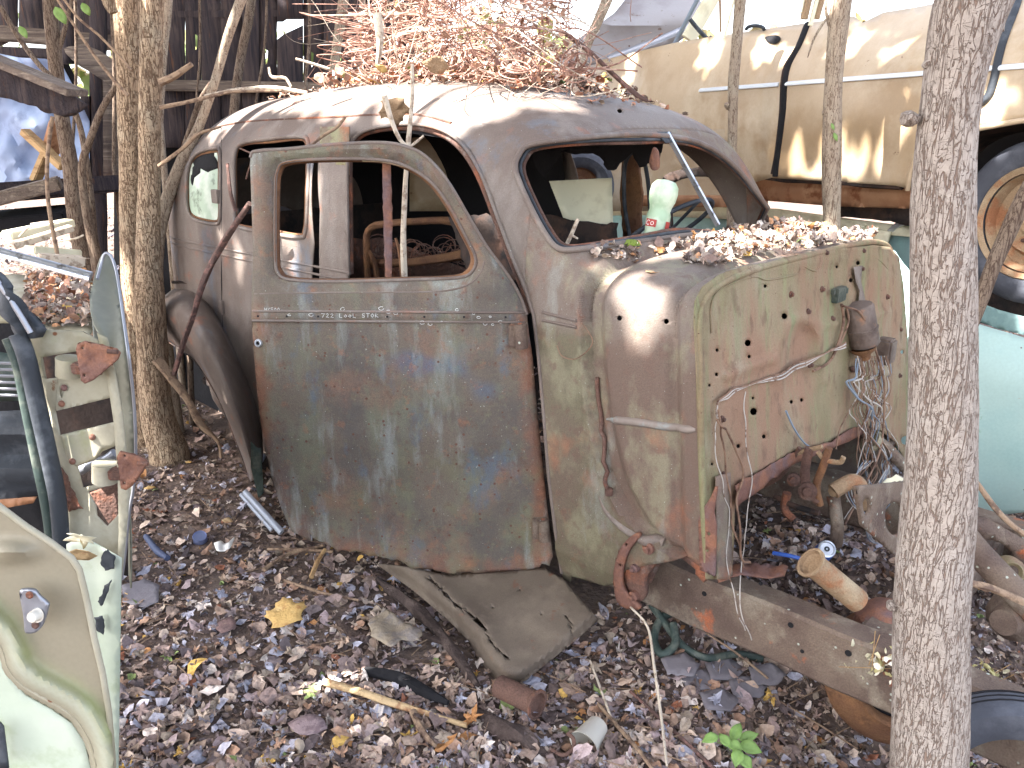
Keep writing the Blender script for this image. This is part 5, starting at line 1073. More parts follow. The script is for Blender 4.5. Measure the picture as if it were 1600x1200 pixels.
# can lid, white scrap and glass scrap near the left car
c0 = on_z(312, 838, .03); MB_ = MB().disc(c0, Vector((.2, -.5, .9)), [(0, 0), (.024, 0), (.026, .003), (.028, 0), (.028, -.05), (.024, -.055), (0, -.055)], 24)
tag(MB_.build('drink_can', M('dented_blue_can', L_(140, 150, 190), metal=.6, rough=.3, bump=(30, .3))), 'shiny blue-silver can half buried in leaves right of the green car', 'can')
tag(psheet('plastic_scrap', rough_edge([(334, 850), (345, 845), (352, 850), (366, 840), (362, 852), (350, 862), (338, 860)], 2, 5), m_lbl, lambda a, b: on_z(a, b, .05), sp=4, relief=lambda x, y: .01 * sin(x * .4)), 'bright white torn plastic scrap beside the half-buried can', 'scrap')
tag(psheet('bark_sheet', rough_edge([(190, 915), (225, 905), (250, 915), (248, 940), (225, 950), (192, 940)], 3, 7), m_paper, lambda a, b: on_z(a, b, .03), sp=7), 'flat blue-grey sheet of waste touching the green car sill', 'scrap')
tag(psheet('crumpled_leaf', rough_edge([(575, 975), (600, 950), (620, 965), (640, 975), (660, 985), (655, 1002), (630, 1000), (610, 1010), (590, 1000), (580, 992)], 4, 7), M('pale_crumpled_leaf', L_(156, 142, 124), [(L_(136, 126, 120), 20, .5, .6)], bump=(60, .6)), lambda a, b: on_z(a, b, .05), relief=lambda x, y: .02 * sin(x * .13) * sin(y * .12), sp=6), 'big pale crumpled leaf standing up left of the fallen panel', 'leaf')
ring = on_z(1200, 1065, -.05)
sl2 = MB()
for i in range(6):
    x, y = [(1090, 1062), (1130, 1048), (1165, 1075), (1120, 1095), (1195, 1055), (1060, 1040)][i]
    o = psheet('slate_scrap', rough_edge([(x - 28, y - 12), (x + 10, y - 20), (x + 34, y - 2), (x + 22, y + 16), (x - 18, y + 14)], 3, 8, i), m_paper, lambda a, b: gpt(a, b, .012 + .004 * i), sp=8)
    tag(o, ['grey-blue flat shard, leftmost of the upper row beneath the rail', 'grey-blue shard in the middle under the dark hose', 'grey-blue shard right of centre in the group under the rail', 'grey-blue shard lowest in the group under the rail', 'grey-blue shard at the right end of the group', 'grey-blue shard closest to the hose loop'][i], 'shard', 'grey shards lying below the frame rail')
# green seedling
sd = thing('green_seedling', 'small seedling with bright green oval leaves by the bottom edge', 'plant', tuple(on_z(1150, 1175, -.2)))
gl = [(1110, 1155, 24, 200), (1132, 1157, 22, 120), (1150, 1145, 30, 60), (1170, 1152, 28, 20), (1172, 1170, 30, 340), (1152, 1185, 26, 250), (1165, 1192, 24, 300), (1146, 1166, 24, 160)]
base = gpt(1148, 1180, 0)
for x, y, s, rot in gl:
    P0 = gpt(x, y, .05 + .0006 * (1180 - y)); tv, tf = leaf_tpl(oval(int(x))); vs = []
    for a, b in tv:
        b -= .5; r_ = radians(rot - 90); X, Y_ = a * cos(r_) - b * sin(r_), a * sin(r_) + b * cos(r_)
        vs.append(P0 + Vector((X, Y_ * .75, Y_ * .5 + .3 * abs(a))) * (s / 1300 * P0.y * 1.55))
    mobj('leaf', vs, [tuple(int(q) for q in t) for t in tf], m_gleaf, sd, solid=.0006)
    MB().tube([base, (base + P0) / 2 + Vector((0, 0, .01)), P0], .0012, 5).build('stem', m_gleaf, sd)
for (x, y, s) in [(1145, 998, 12), (1163, 1003, 12)]: 
    P0 = gpt(x, y, .04); tv, tf = leaf_tpl(oval(x)); lf = mobj('sprout_leaf', [P0 + Vector((a, -.3 * b, b * .9)) * .03 for a, b in tv], [tuple(int(q) for q in t) for t in tf], m_gleaf, solid=.0006)
    tag(lf, 'tiny green sprout leaf below the frame rail, %s of two' % ('left' if x < 1150 else 'right'), 'leaf')
# ================================================ TREES, SAPLINGS
def px_path(pts, Y):
    """pts (px,py,width px[,dy]) -> world points, radii"""
    P = []; R = []
    for p in cr([tuple(p) + ((0,) if len(p) < 4 else ()) for p in pts], 10):
        q = on_y(p[0], p[1], Y + p[3]); P.append(q); R.append(p[2] / 2 * (q - CAM).dot(Vector((0, cos(PITCH), -sin(PITCH)))) / FPX)
    return P, R
def trunk(name, pts, Y, mat, parent, amp=.06, sides=24, dense=1, freq=(9, 26), down=True, up=0):
    P, R = px_path(pts, Y)
    if down:
        b = P[-1]; d = (P[-1] - P[-2]).normalized()
        g = gz(b.x, b.y)
        if b.z > g:
            n = max(2, int((b.z - g) / .05)); P += [b + Vector((d.x * .2 * (b.z - g) * k / n, d.y * .2 * (b.z - g) * k / n, (g - .06 - b.z) * k / n)) for k in range(1, n + 1)]; R += [R[-1] * (1 + .25 * (k / n) ** 3) for k in range(1, n + 1)]
    # resample
    A = np.array([tuple(p) + (r,) for p, r in zip(P, R)]); s = np.r_[0, np.cumsum(np.linalg.norm(np.diff(A[:, :3], axis=0), axis=1))]
    st = max(.006, R[0] * .16) / dense; t = np.arange(0, s[-1], st); B = np.stack([np.interp(t, s, A[:, k]) for k in range(4)], 1)
    mb = MB(); mb.tube([Vector(b[:3]) for b in B], list(B[:, 3]), sides)
    n = len(B); ctr = B[:, :3]
    for i, v in enumerate(mb.v):
        k = min(i // sides, n - 1); c = Vector(ctr[k]); d = v - c; r = d.length; d.normalize()
        f = 1 + amp * (noise.noise(Vector((d.x * 1.2, d.y * 1.2, c.z * freq[0] * .35))) * .9 + .35 * noise.noise(Vector((d.x * freq[0] * .5, d.y * freq[0] * .5, c.z * freq[1] * .5))))
        v[:] = c + d * r * f
    return mb.build(name, mat, parent)
def tree(name, label, pts, Y, mat, cat='tree', group=None, amp=.06, sides=20, knots=(), branches=(), dense=1, down=True):
    P, R = px_path(pts, Y); b = P[-1]; t = thing(name, label, cat, (b.x, b.y, gz(b.x, b.y)), group)
    trunk('trunk', pts, Y, mat, t, amp, sides, dense, down=down)
    for (x, y, r) in knots:
        q = on_y(x, y, Y - .0); MB().tube([q + Vector((.0, .01, 0)), q + Vector((-.2 * r, -r * .4, 0)), q + Vector((-.5 * r, -r * .9, .1 * r))], [r, r * .8, r * .35], 10, wob=.5).build('knot', mat, t)
    for br in branches:
        P, R = px_path(br, Y); MB().tube(P, R, 8, wob=.2).build('branch', mat, t)
    return t
tR = tree('foreground_tree', 'grey trunk with furrowed bark in front of the frame rail, nearest tree', [(1560, -160, 150), (1535, -40, 118), (1512, 30, 108), (1492, 120, 90), (1478, 220, 88), (1472, 330, 92), (1473, 450, 94), (1473, 560, 98), (1472, 680, 102), (1466, 800, 108), (1458, 900, 110), (1454, 1000, 112), (1452, 1100, 112), (1450, 1230, 114)], 1.5, m_bark,
          amp=.07, sides=110, dense=1.6, knots=[(1425, 184, .016), (1452, 100, .008), (1396, 948, .012)])
# second limb at the top of the fork
P, R = px_path([(1520, 40, 90), (1545, -20, 70), (1600, -120, 60), (1680, -260, 55)], 1.53); MB().tube(P, R, 24, wob=.25).build('limb', m_bark, tR)
tL = tree('twin_trunk_tree', 'twin-stemmed tree with brown ridged bark just left of the sedan', [(246, -180, 42), (240, -60, 38), (237, 20, 36), (236, 120, 35), (234, 200, 34), (233, 300, 33), (232, 400, 38), (234, 470, 45), (237, 540, 45), (240, 600, 47), (250, 660, 51), (264, 705, 60)], 3.95, m_bark2, amp=.10, sides=56, dense=1.2)
trunk('trunk', [(200, -180, 50), (198, -60, 46), (199, 20, 43), (202, 120, 38), (203, 200, 36), (205, 300, 35), (207, 400, 36), (211, 500, 38), (215, 580, 40), (219, 640, 44), (222, 660, 46)], 4.2, m_bark2, tL, .10, 44, 1.2)
for br in ([(250, 130, 12), (275, 118, 10), (300, 100, 8)], [(250, 168, 7), (290, 160, 6), (340, 148, 6), (370, 143, 5), (440, 142, 4)], [(200, 150, 6), (150, 90, 5), (90, 0, 4), (60, -40, 4)], [(206, 110, 5), (160, 60, 4), (120, 25, 4), (80, -30, 4)], [(178, 20, 14), (170, 0, 20), (160, -60, 24)]):
    P, R = px_path(br, 3.85); MB().tube(P, R, 7, wob=.2).build('branch', m_twig if br[0][2] < 13 else m_bark2, tL)
G1 = 'thin saplings growing around the wrecks'
tree('sapling', 'bare sapling in front of the tan car, right of the sedan roof', [(1322, -80, 36), (1315, -10, 34), (1308, 60, 30), (1303, 120, 27), (1300, 200, 29), (1299, 280, 29), (1300, 360, 25), (1302, 460, 26)], 3.75, m_bark3, 'sapling', G1, knots=[(1290, 175, .014)], branches=[[(1296, 40, 6), (1290, 10, 5), (1296, -30, 4)], [(1290, 30, 4), (1272, 60, 4), (1262, 90, 2)]])
tree('sapling', 'slim grey sapling rising behind the sedan roof before the tan car', [(1160, -60, 20), (1157, 0, 18), (1150, 80, 17), (1146, 130, 17), (1145, 180, 15), (1144, 250, 15), (1143, 400, 16)], 4.6, m_bark3, 'sapling', G1, knots=[(1138, 165, .02)])
tree('sapling', 'leaning grey sapling behind the roof, right of the spring pile', [(960, -30, 20), (940, 20, 16), (922, 60, 14), (908, 100, 13), (897, 130, 12), (880, 200, 12), (860, 330, 12)], 5.6, m_bark3, 'sapling', G1)
tree('sapling', 'mottled brown sapling left of the twin trunks, curving at the base', [(74, -60, 20), (80, 30, 22), (88, 110, 22), (98, 190, 22), (110, 260, 24), (118, 330, 26), (130, 390, 30), (140, 430, 34)], 4.6, m_bark4, 'sapling', G1, branches=[[(88, 90, 8), (100, 50, 7), (112, 0, 6), (120, -40, 6)]])
tree('sapling', 'thin dark stem crossing in front of the far left sapling', [(0, 10, 8), (30, 60, 8), (60, 100, 8), (85, 125, 7), (110, 160, 9), (128, 210, 9), (140, 300, 12), (148, 400, 14)], 4.4, m_bark4, 'sapling', G1)
tree('sapling', 'dark slanting stem meeting the twin trunks at window height', [(186, 128, 9), (160, 170, 10), (140, 220, 11), (128, 262, 12), (135, 330, 13), (150, 400, 18)], 4.3, m_bark4, 'sapling', G1)
tree('sapling', 'straight thin rod-like stem at far left before the timber heap', [(82, 182, 6), (74, 250, 6), (76, 320, 6), (92, 410, 6)], 3.6, m_twig, 'sapling', G1)
tree('sapling', 'curved pale sapling hugging the left of the sedan, leaning right', [(405, -80, 16), (380, -10, 16), (355, 60, 15), (335, 130, 14), (310, 200, 15), (285, 250, 18), (262, 310, 20), (248, 370, 20), (246, 440, 18), (255, 500, 18)], 4.35, m_bark3, 'sapling', G1)
tree('sapling', 'second stem running close beside the curved pale sapling', [(330, 130, 8), (312, 160, 9), (298, 200, 9), (286, 235, 9)], 4.45, m_bark4, 'sapling', G1)
tree('sapling', 'grey stem against the shed wall left of the spring pile', [(400, -80, 14), (390, 20, 14), (378, 80, 14), (368, 150, 14), (360, 260, 16)], 5.9, m_bark4, 'sapling', G1)
tree('sapling', 'upright stem in front of the shed behind the curved pale sapling', [(270, -80, 12), (262, 20, 12), (256, 90, 10), (250, 190, 10)], 4.9, m_bark3, 'sapling', G1)
tree('sapling', 'pale upright stem beside the coil at the shed corner', [(570, -80, 10), (565, 20, 9), (562, 90, 9), (560, 200, 9)], 6.1, m_bark3, 'sapling', G1)
tree('sapling', 'broader pale stem behind the loose coil left of the spring pile', [(545, -80, 16), (534, 20, 16), (524, 90, 15), (512, 200, 15)], 6.0, m_bark3, 'sapling', G1)
tree('sapling', 'leaning pole across the wheel of the tan car at the right edge', [(1640, 240, 26), (1600, 310, 26), (1572, 370, 25), (1550, 420, 23), (1530, 475, 22), (1505, 540, 20), (1480, 600, 18)], 2.5, m_bark4, 'pole', G1)
def twig(pts, Y, mat, label, name='branch', cat='branch', group='loose branches on and around the sedan'):
    P, R = px_path(pts, Y); return tag(MB().tube(P, R, 8, wob=.25).build(name, mat), label, cat, group)
twig([(390, 318, 9, -.2), (365, 355, 10, -.1), (340, 395, 11), (318, 440, 10), (303, 490, 9), (285, 540, 8), (272, 585, 8)], 3.7, m_twigd, 'knobbly dark branch leaning against the sedan rear wing')
twig([(355, 255, 5, 0), (360, 300, 6), (368, 330, 7)], 3.55, m_twigd, 'short side twig rising from the knobbly dark branch', name='twig', cat='twig')
twig([(245, 560, 16), (290, 620, 12), (312, 660, 12), (340, 690, 5), (345, 715, 4)], 3.7, m_twig, 'brown branch on the ground between the twin trunks and the rear wing')
twig([(590, 20, 14), (594, 70, 10), (590, 100, 6)], 3.2, m_twigl, 'short bleached twig standing in the spring pile', cat='twig')
twig([(600, 150, 10), (612, 190, 7), (625, 218, 6), (638, 230, 5)], 2.78, m_twigl, 'pale twig slanting from roof to the door frame', cat='twig')
twig([(644, 100, 5), (644, 150, 6), (640, 200, 7), (637, 230, 8), (633, 300, 8), (630, 370, 9), (632, 438, 9)], 2.82, m_twigl, 'long bleached stem standing behind the open door window', cat='stem')
twig([(637, 232, 4), (650, 222, 4), (662, 212, 3)], 2.80, m_twigl, 'tiny spur twig above the open door frame', cat='twig')
twig([(618, 372, 4), (624, 395, 5), (628, 436, 5)], 2.86, m_rust_o, 'short orange twig seen through the open door window', cat='twig')
twig([(485, 228, 4), (505, 212, 5), (525, 200, 5), (540, 183, 4)], 2.95, m_twig, 'brown twig resting on the drip rail above the doors', cat='twig')
twig([(880, 50, 7), (920, 80, 7), (960, 118, 7), (995, 148, 7), (1012, 158, 5)], 3.35, m_twigd, 'dark straight branch sloping down onto the right of the roof')
twig([(462, 92, 4), (490, 100, 4), (515, 108, 5)], 3.6, m_twigl, 'pale twig poking left from the spring pile', cat='twig')
twig([(420, 105, 4), (425, 120, 5), (445, 122, 5), (455, 135, 4)], 3.9, m_twigl, 'hooked pale twig on the rear of the roof', cat='twig')
twig([(320, 150, 5), (380, 140, 8), (430, 138, 8), (480, 145, 5)], 3.9, m_twigl, 'pale branch lying along the rear of the roof')
twig([(248, 260, 6), (285, 232, 6), (310, 210, 6), (345, 198, 4)], 3.9, m_twig, 'grey branch touching the rear corner of the roof')
twig([(1098, 400, 5), (1120, 402, 6), (1150, 412, 5), (1190, 450, 4)], 2.95, m_twig, 'curved dry twig overhanging the top of the firewall', cat='twig')
twig([(882, 388, 6), (892, 368, 6), (903, 342, 6)], 2.75, m_twigl, 'forked pale twig standing inside the windscreen corner', cat='twig')
twig([(893, 368, 4), (903, 373, 3)], 2.75, m_twigl, 'stub of the forked twig inside the windscreen', cat='twig')
twig([(1520, 745, 7), (1560, 800, 9), (1600, 835, 8), (1640, 860, 8)], 2.2, m_twig, 'straight stick sloping across the mint wing at right')
twig([(1508, 910, 12), (1550, 920, 12), (1610, 945, 12)], 2.0, m_twig, 'grey stick lying near the axle parts at right')
twig([(480, 840, 3), (540, 930, 2)], 2.4, m_twigl, 'fine straw under the door', cat='straw') if 0 else None
# extra thin verticals at the shed
for i, (x0, x1, y1, wd, lab) in enumerate([(310, 305, 180, 4, 'hair-thin stem left of the curved sapling'), (418, 400, 160, 4, 'hair-thin stem over the rear of the roof'), (480, 478, 120, 5, 'thin stem by the hole in the shed wall'), (170, 178, 260, 7, 'thin dark stem hugging the left side of the twin trunks'), (116, 112, 260, 5, 'thin stem between far left saplings')]):
    tree('sapling', lab, [(x0, -60, wd), ((x0 + x1) / 2 + 5, y1 * .4, wd), (x1, y1, wd)], 5.2 + .1 * i, m_bark4, 'sapling', G1, sides=8)
# sprig of green leaves top left and on the middle sapling
for (x, y, s, Y, lab) in [(86, 10, 22, 4.2, 'fresh green leaf at top left, larger of the pair'), (128, 4, 16, 4.2, 'small fresh green leaf right of the larger one at top left'), (30, 40, 16, 4.2, 'drooping green leaf in the far top left corner'), (1299, 192, 10, 3.7, 'upper tiny green leaf on the sapling before the tan car'), (1303, 207, 12, 3.7, 'lower tiny green leaf on the sapling before the tan car')]:
    P0 = on_y(x, y, Y); tv, tf = leaf_tpl(oval(int(x)))
    tag(mobj('green_leaf', [P0 + (Vector((a * .9 + b * .5, .3 * a, -b + a * .3)) * s / FPX * Y * 1.1) for a, b in tv], [tuple(int(q) for q in t) for t in tf], m_gleaf, solid=.0006), lab, 'leaf')
# ---------------- unseen crowns above the frame, gaps shaped for the sun patches
SPOTS = []
def spot(P, r): SPOTS.append((np.array(tuple(P)), r))
for u in np.arange(-2.35, -.45, .17): spot(W(u, .28 + .04 * sin(u * 9), 1.72), .19 + .05 * sin(u * 5 + 1))
for u in np.arange(-1.9, -.7, .2):
    for v in (.55, .85, 1.15): spot(W(u, v, 1.98), .2)
spot(W(-.62, .12, 1.62), .13); spot(W(-.50, .45, 1.74), .07)
spot(on_shell(1008, 470), .10); spot(on_shell(940, 452), .05); spot(on_shell(965, 425), .03); spot(on_shell(1100, 395), .06)
for v in (.35, .6, .8, 1.0, 1.25): spot(W(.2, v, 1.26), .10); spot(W(.38, v + .1, 1.25), .07)
spot(on_y(1038, 300, 2.98), .03); spot(on_y(900, 312, 3.95), .08)
spot(gpt(530, 1068, .0), .10); spot(gpt(575, 1095, .0), .12); 
spot(on_v(380, 410, 0), .05); spot(on_v(360, 405, 0), .03); spot(on_v(486, 330, .0), .07); spot(on_v(455, 405, .0), .08); spot(on_v(310, 290, .8), .2)
for (x, y, r) in [(1245, 262, .08), (1275, 268, .06), (1325, 240, .07), (1385, 262, .08), (1400, 240, .05), (1390, 88, .07), (1218, 78, .07), (1185, 66, .06), (975, 104, .10), (1560, 190, .07), (1100, 68, .08), (1320, 50, .07), (1340, 270, .06), (1215, 235, .03)]: spot(on_plane(x, y, Vector((2.1, 3.4, 0)), Vector((-.886, -.463, 0))), r)
spot(Vector((2.3, 3.2, .95)), .30); spot(Vector((2.6, 3.0, .9)), .25); spot(on_y(1412, 560, 3.7), .25)
spot(on_z(92, 468, 1.0), .035); spot(on_z(60, 452, 1.0), .04); spot(on_y(590, 330, 2.9), .02); spot(on_z(1380, 1035, .2), .04)
spot(on_y(1390, 745, 2.7), .06); spot(on_y(60, 370, 4.1), .16); spot(on_y(100, 385, 4.0), .12); spot(on_y(125, 130, 8.5), .5)
spot(on_y(905, 315, 3.9), .12)
def shading_crown(name, parent, c, rad, n, size, th=5.0):
    Pn = rng.normal(size=(n * 2, 3)); Pn /= np.linalg.norm(Pn, axis=1)[:, None]; Pn *= (rng.random((n * 2, 1)) ** .4) * np.array(rad); Pn += np.array(c)
    keep = []
    S = np.array([s[0] for s in SPOTS]); Rr = np.array([s[1] for s in SPOTS]); d = np.array(tuple(TOSUN))
    for p in Pn:
        if len(keep) >= n: break
        if p[2] < 3.6: continue
        rel = p[None] - S; t = rel @ d; perp = np.linalg.norm(rel - t[:, None] * d[None], axis=1)
        if np.any((perp < Rr * .8 + size[1] * .26) & (t > 0)): continue  # leaves left out so sun patches land on the chosen spots
        keep.append(p)
    keep = np.array(keep)
    return litter(name, keep, size, [0, 1, 5, 7], m_crown, kind=None, tilt=.6, curl=.35, parent=parent, accent=0, pal=[(96, 120, 60), (120, 140, 70), (150, 150, 76), (84, 104, 52), (168, 150, 70)], bright=.8)
def canopy_tree(name, label, base, lean, c, rad, n, h=7):
    t = thing(name, label, 'tree', (base[0], base[1], gz(base[0], base[1])), 'unseen trees added to shade the clearing')
    b = Vector((base[0], base[1], gz(*base[:2]) - .1)); top = Vector(c); mid = b.lerp(top, .5) + Vector((lean, 0, 0)) * .5
    P = [Vector(q) for q in cr([b, mid, top], 12)]; MB().tube(P, list(np.linspace(.13, .03, len(P))), 14, wob=.2).build('trunk', m_bark2, t)
    for k in range(9):
        a = k * 2.4; s = P[8 + k]; e = Vector(c) + Vector((cos(a) * rad[0] * .7, sin(a) * rad[1] * .7, rad[2] * .4 * sin(k * 1.7)))
        MB().tube([Vector(q) for q in cr([s, s.lerp(e, .5) + Vector((0, 0, .3)), e], 5)], list(np.linspace(.05, .012, 11)), 7, wob=.2).build('limb', m_bark2, t)
    shading_crown('shading_crown', t, c, rad, n, (.22, .38)); return t
# unseen trees added sunward to shade the yard; all tops stay above the frame
shading_crown('shading_crown', tR, (1.0, 1.9, 5.6), (2.2, 2.2, 1.2), 2600, (.16, .26))
shading_crown('shading_crown', tL, (-2.4, 3.6, 6.6), (2.6, 2.6, 1.4), 5200, (.2, .34))
canopy_tree('added_shade_tree', 'tall leafy tree, unseen and added for shade, behind the photographer, left side', (-5.2, -1.6), .3, (-4.2, .2, 6.6), (3.2, 3.0, 1.5), 7600)
canopy_tree('added_shade_tree', 'tall leafy tree, unseen and added for shade, left of the green car', (-6.6, 3.6), -.3, (-5.6, 3.4, 6.9), (3.2, 3.2, 1.5), 6200)
canopy_tree('added_shade_tree', 'tall leafy tree, unseen and added for shade, behind the photographer, right side', (1.2, -2.6), .3, (-1.0, -.9, 6.6), (3.0, 2.6, 1.4), 5200)
canopy_tree('added_shade_tree', 'tall leafy tree, unseen and added for shade, farthest behind the photographer', (-4.0, -5.0), .3, (-4.0, -3.6, 6.6), (3.2, 2.4, 1.4), 4200)

# add unseen leaves overhead wherever stray sun would reach the yard
def fill_gaps(parent):
    bpy.context.view_layer.update(); dg = bpy.context.evaluated_depsgraph_get()
    S = np.array([q[0] for q in SPOTS]); Rr = np.array([q[1] for q in SPOTS]); d = np.array(tuple(TOSUN)); add = []; tot = 0; lit = 0
    for py in range(8, 1200, 11):
        for px in range(8, 1600, 11):
            dr = ray(px + rng.uniform(-4, 4), py + rng.uniform(-4, 4)); ok, P, nrm, *_ = SC.ray_cast(dg, CAM, dr, distance=12)
            if not ok or P.z > 4: continue
            if nrm.dot(dr) > 0: nrm = -nrm
            P2 = P + nrm * .01; tot += 1
            ok2, *_ = SC.ray_cast(dg, P2, TOSUN)
            if ok2: continue
            p = np.array(tuple(P)); rel = p[None] - S; t = rel @ d; perp = np.linalg.norm(rel - t[:, None] * d[None], axis=1)
            if np.any(perp < Rr + .02): continue
            lit += 1
            for k in range(2):
                z = rng.uniform(5.3, 7.2); q = P + TOSUN * ((z - P.z) / TOSUN.z); add.append((q.x + rng.normal() * .03, q.y + rng.normal() * .03, z))
    print('GAPS', tot, lit, len(add))
    if add: litter('shading_crown', np.array(add), (.15, .22), [0, 1, 5, 7], m_crown, kind=None, tilt=.5, curl=.35, parent=parent, accent=0, pal=[(96, 120, 60), (120, 140, 70), (150, 150, 76)], bright=.8)
# ================================================ SHED AND TIMBER AT THE BACK LEFT
shed = thing('timber_shed', 'tumbledown dark timber shed with gaps between its upright boards', 'shed', (-3, 7.2, 0))
rs = random.Random(11); YS = 6.9
x = 186
while x < 640:
    wd = rs.uniform(24, 40); top = -260; bot = 240 + rs.uniform(-10, 10)
    gap = rs.choice([0, 0, 0, 1.5, 3, 5]) if x < 560 else 0
    if x < 420 or x > 440:
        t = rs.uniform(-3, 3); bt = bot if x > 400 or x < 250 else bot
        out = [(x + t, top), (x + wd + t, top), (x + wd * .98, 60), (x + wd - gap * .4, bt), (x + gap * .4, bt), (x + gap * .3, 60)]
        holes = []
        if rs.random() < .45 and 20: hx, hy = x + wd * rs.uniform(.3, .7), rs.uniform(20, 95); holes = [[(hx - 2, hy - 12), (hx + 3, hy - 9), (hx + 2, hy + 10), (hx - 1, hy + 14)]]
        psheet('board', rough_edge(out, 1.2, 14, x), m_board, plane_y(YS + rs.uniform(0, .04)), holes=holes, relief=lambda a, b: .02 * noise.noise(Vector((a * .05, b * .004, x))), sp=26, spo=12, parent=shed, solid=.022)
    else:
        psheet('board', [(x, top), (x + wd, top), (x + wd, 30), (x + 14, 30), (x + 8, 34), (x, 34)], m_board, plane_y(YS), sp=30, parent=shed, solid=.022)
        psheet('board', [(x, 62), (x + 10, 54), (x + wd, 40), (x + wd, 240), (x, 240)], m_board, plane_y(YS), sp=30, parent=shed, solid=.022)
    x += wd
x = -140
while x < 176:
    wd = rs.uniform(28, 44)
    psheet('board', rough_edge([(x, -260), (x + wd - 3, -260), (x + wd - 3, 60 + rs.uniform(-6, 14)), (x, 60 + rs.uniform(-6, 14))], 1.5, 14, x), m_board, plane_y(YS + .05), sp=30, spo=12, parent=shed, solid=.022)
    x += wd
for (x0, y0, x1, y1, h, YY, m_) in [(-140, 40, 165, 66, .055, YS - .12, m_beam), (90, 70, 185, 66, .05, YS - .3, m_beam), (-140, 75, 80, 84, .035, YS - .2, m_board), (235, 133, 640, 140, .04, YS - .08, m_beam), (235, 24, 640, 20, .03, YS + .06, m_board)]:
    a, b = on_y(x0, y0, YY), on_y(x1, y1, YY); ax_d = (b - a).normalized(); nn_ = Vector((0, -1, 0)); MB().box((a + b) / 2, (b - a).length / 2, .05, h, (ax_d, nn_, ax_d.cross(nn_))).build('beam', m_, shed)
psheet('dark_wall_sheet', [(178, 128), (300, 128), (640, 142), (640, 460), (178, 460)], m_black, plane_y(YS + .12), sp=60, parent=shed)  # black sheets behind the boards, the shed's inner darkness given as colour
psheet('dark_wall_sheet', [(20, 84), (100, 84), (122, 130), (108, 150), (90, 120), (30, 110)], m_black, plane_y(YS + .1), sp=30, parent=shed) 
for (x0, x1, y0, y1) in [(142, 163, -200, 430), (163, 186, 110, 280), (98, 112, -200, 100), (130, 146, 150, 430)]:
    psheet('post', rough_edge([(x0, y0), (x1, y0), (x1 + 2, y1), (x0 + 2, y1)], 1.5, 14), m_board if x0 != 163 else m_beam, plane_y(YS - .5), sp=20, parent=shed, solid=.07)
psheet('fallen_sheeting', cr([(100, 76), (135, 72), (165, 85), (185, 105), (186, 140), (165, 128), (140, 112), (120, 100)], 3, True), m_beam, plane_y(YS - .6), sp=12, parent=shed)
rfb = MB().box(Vector((-3.4, 8.4, 4.2)), 4.2, 1.9, .05); rfb.build('roof', m_board, shed)
MB().box(Vector((-3.4, 9.9, 2.1)), 4.0, .03, 2.1).build('back_wall', m_black, shed) if 0 else None
# tarp
tp = [(-160, 70), (0, 84), (30, 90), (70, 92), (96, 100), (112, 130), (140, 190), (140, 290), (100, 300), (40, 300), (0, 302), (-160, 310)]
tag(psheet('blue_tarp', tp, m_tarp, plane_y(6.0), relief=lambda x, y: .25 * noise.noise(Vector((x * .018, y * .018, 2))) + .06 * noise.noise(Vector((x * .06, y * .06, 2))), sp=9), 'crumpled pale blue tarp hanging behind the saplings at far left', 'tarp')
def plank(x0, y0, Y0, x1, y1, Y1, hw, ht, mat, label, name='plank', cat='plank', grp='loose timber at the left'):
    a, b = on_y(x0, y0, Y0), on_y(x1, y1, Y1); d = (b - a).normalized(); s = d.cross(Vector((0, 0, 1))).normalized(); u = s.cross(d)
    o = MB().box((a + b) / 2, (b - a).length / 2, hw, ht, (d, s, u)).build(name, mat); return tag(o, label, cat, grp)
tag(psheet('heavy_timber', rough_edge([(-80, 62), (0, 98), (30, 110), (70, 128), (110, 146), (134, 162), (128, 174), (98, 182), (60, 168), (0, 150), (-80, 140)], 1.2, 6), m_board, plane_y(3.1), relief=lambda x, y: .012 * noise.noise(Vector((x * .03, y * .1, 1))), sp=8, solid=.03), 'thick dark timber with a broken end jutting in at upper left', 'timber')
plank(-60, 72, 3.12, 122, 146, 3.0, .05, .012, m_beam, 'weathered grey edge board along the top of the heavy dark timber', cat='board')
plank(38, 205, 4.9, 100, 262, 4.8, .03, .02, m_fresh, 'yellow split plank leaning down to the right beside the tarp')
plank(55, 282, 4.9, 76, 232, 4.85, .03, .02, m_fresh, 'short yellow plank leaning up beside the tarp')
plank(78, 240, 4.95, 92, 190, 4.9, .05, .02, m_orange, 'reddish board end standing behind the yellow planks')
plank(-60, 325, 4.5, 95, 285, 4.7, .10, .035, m_beam, 'wide grey plank sloping behind the thin rod-like stem')
plank(10, 368, 4.0, 110, 348, 4.3, .04, .02, m_card, 'pale sunlit board on top of the timber heap')
plank(20, 384, 3.9, 112, 356, 4.1, .03, .015, m_twigl, 'second pale board under the sunlit one')
plank(45, 390, 3.7, 120, 396, 3.9, .04, .018, m_card, 'short cream plank near the chrome strip of the green car')
plank(60, 404, 3.5, 130, 408, 3.6, .05, .02, m_twigl, 'lowest bleached plank beside the green car hood strip')
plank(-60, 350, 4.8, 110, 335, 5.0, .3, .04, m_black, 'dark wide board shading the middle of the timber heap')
plank(20, 302, 5.2, 105, 292, 5.0, .5, .05, m_board, 'dark wide board under the tarp')
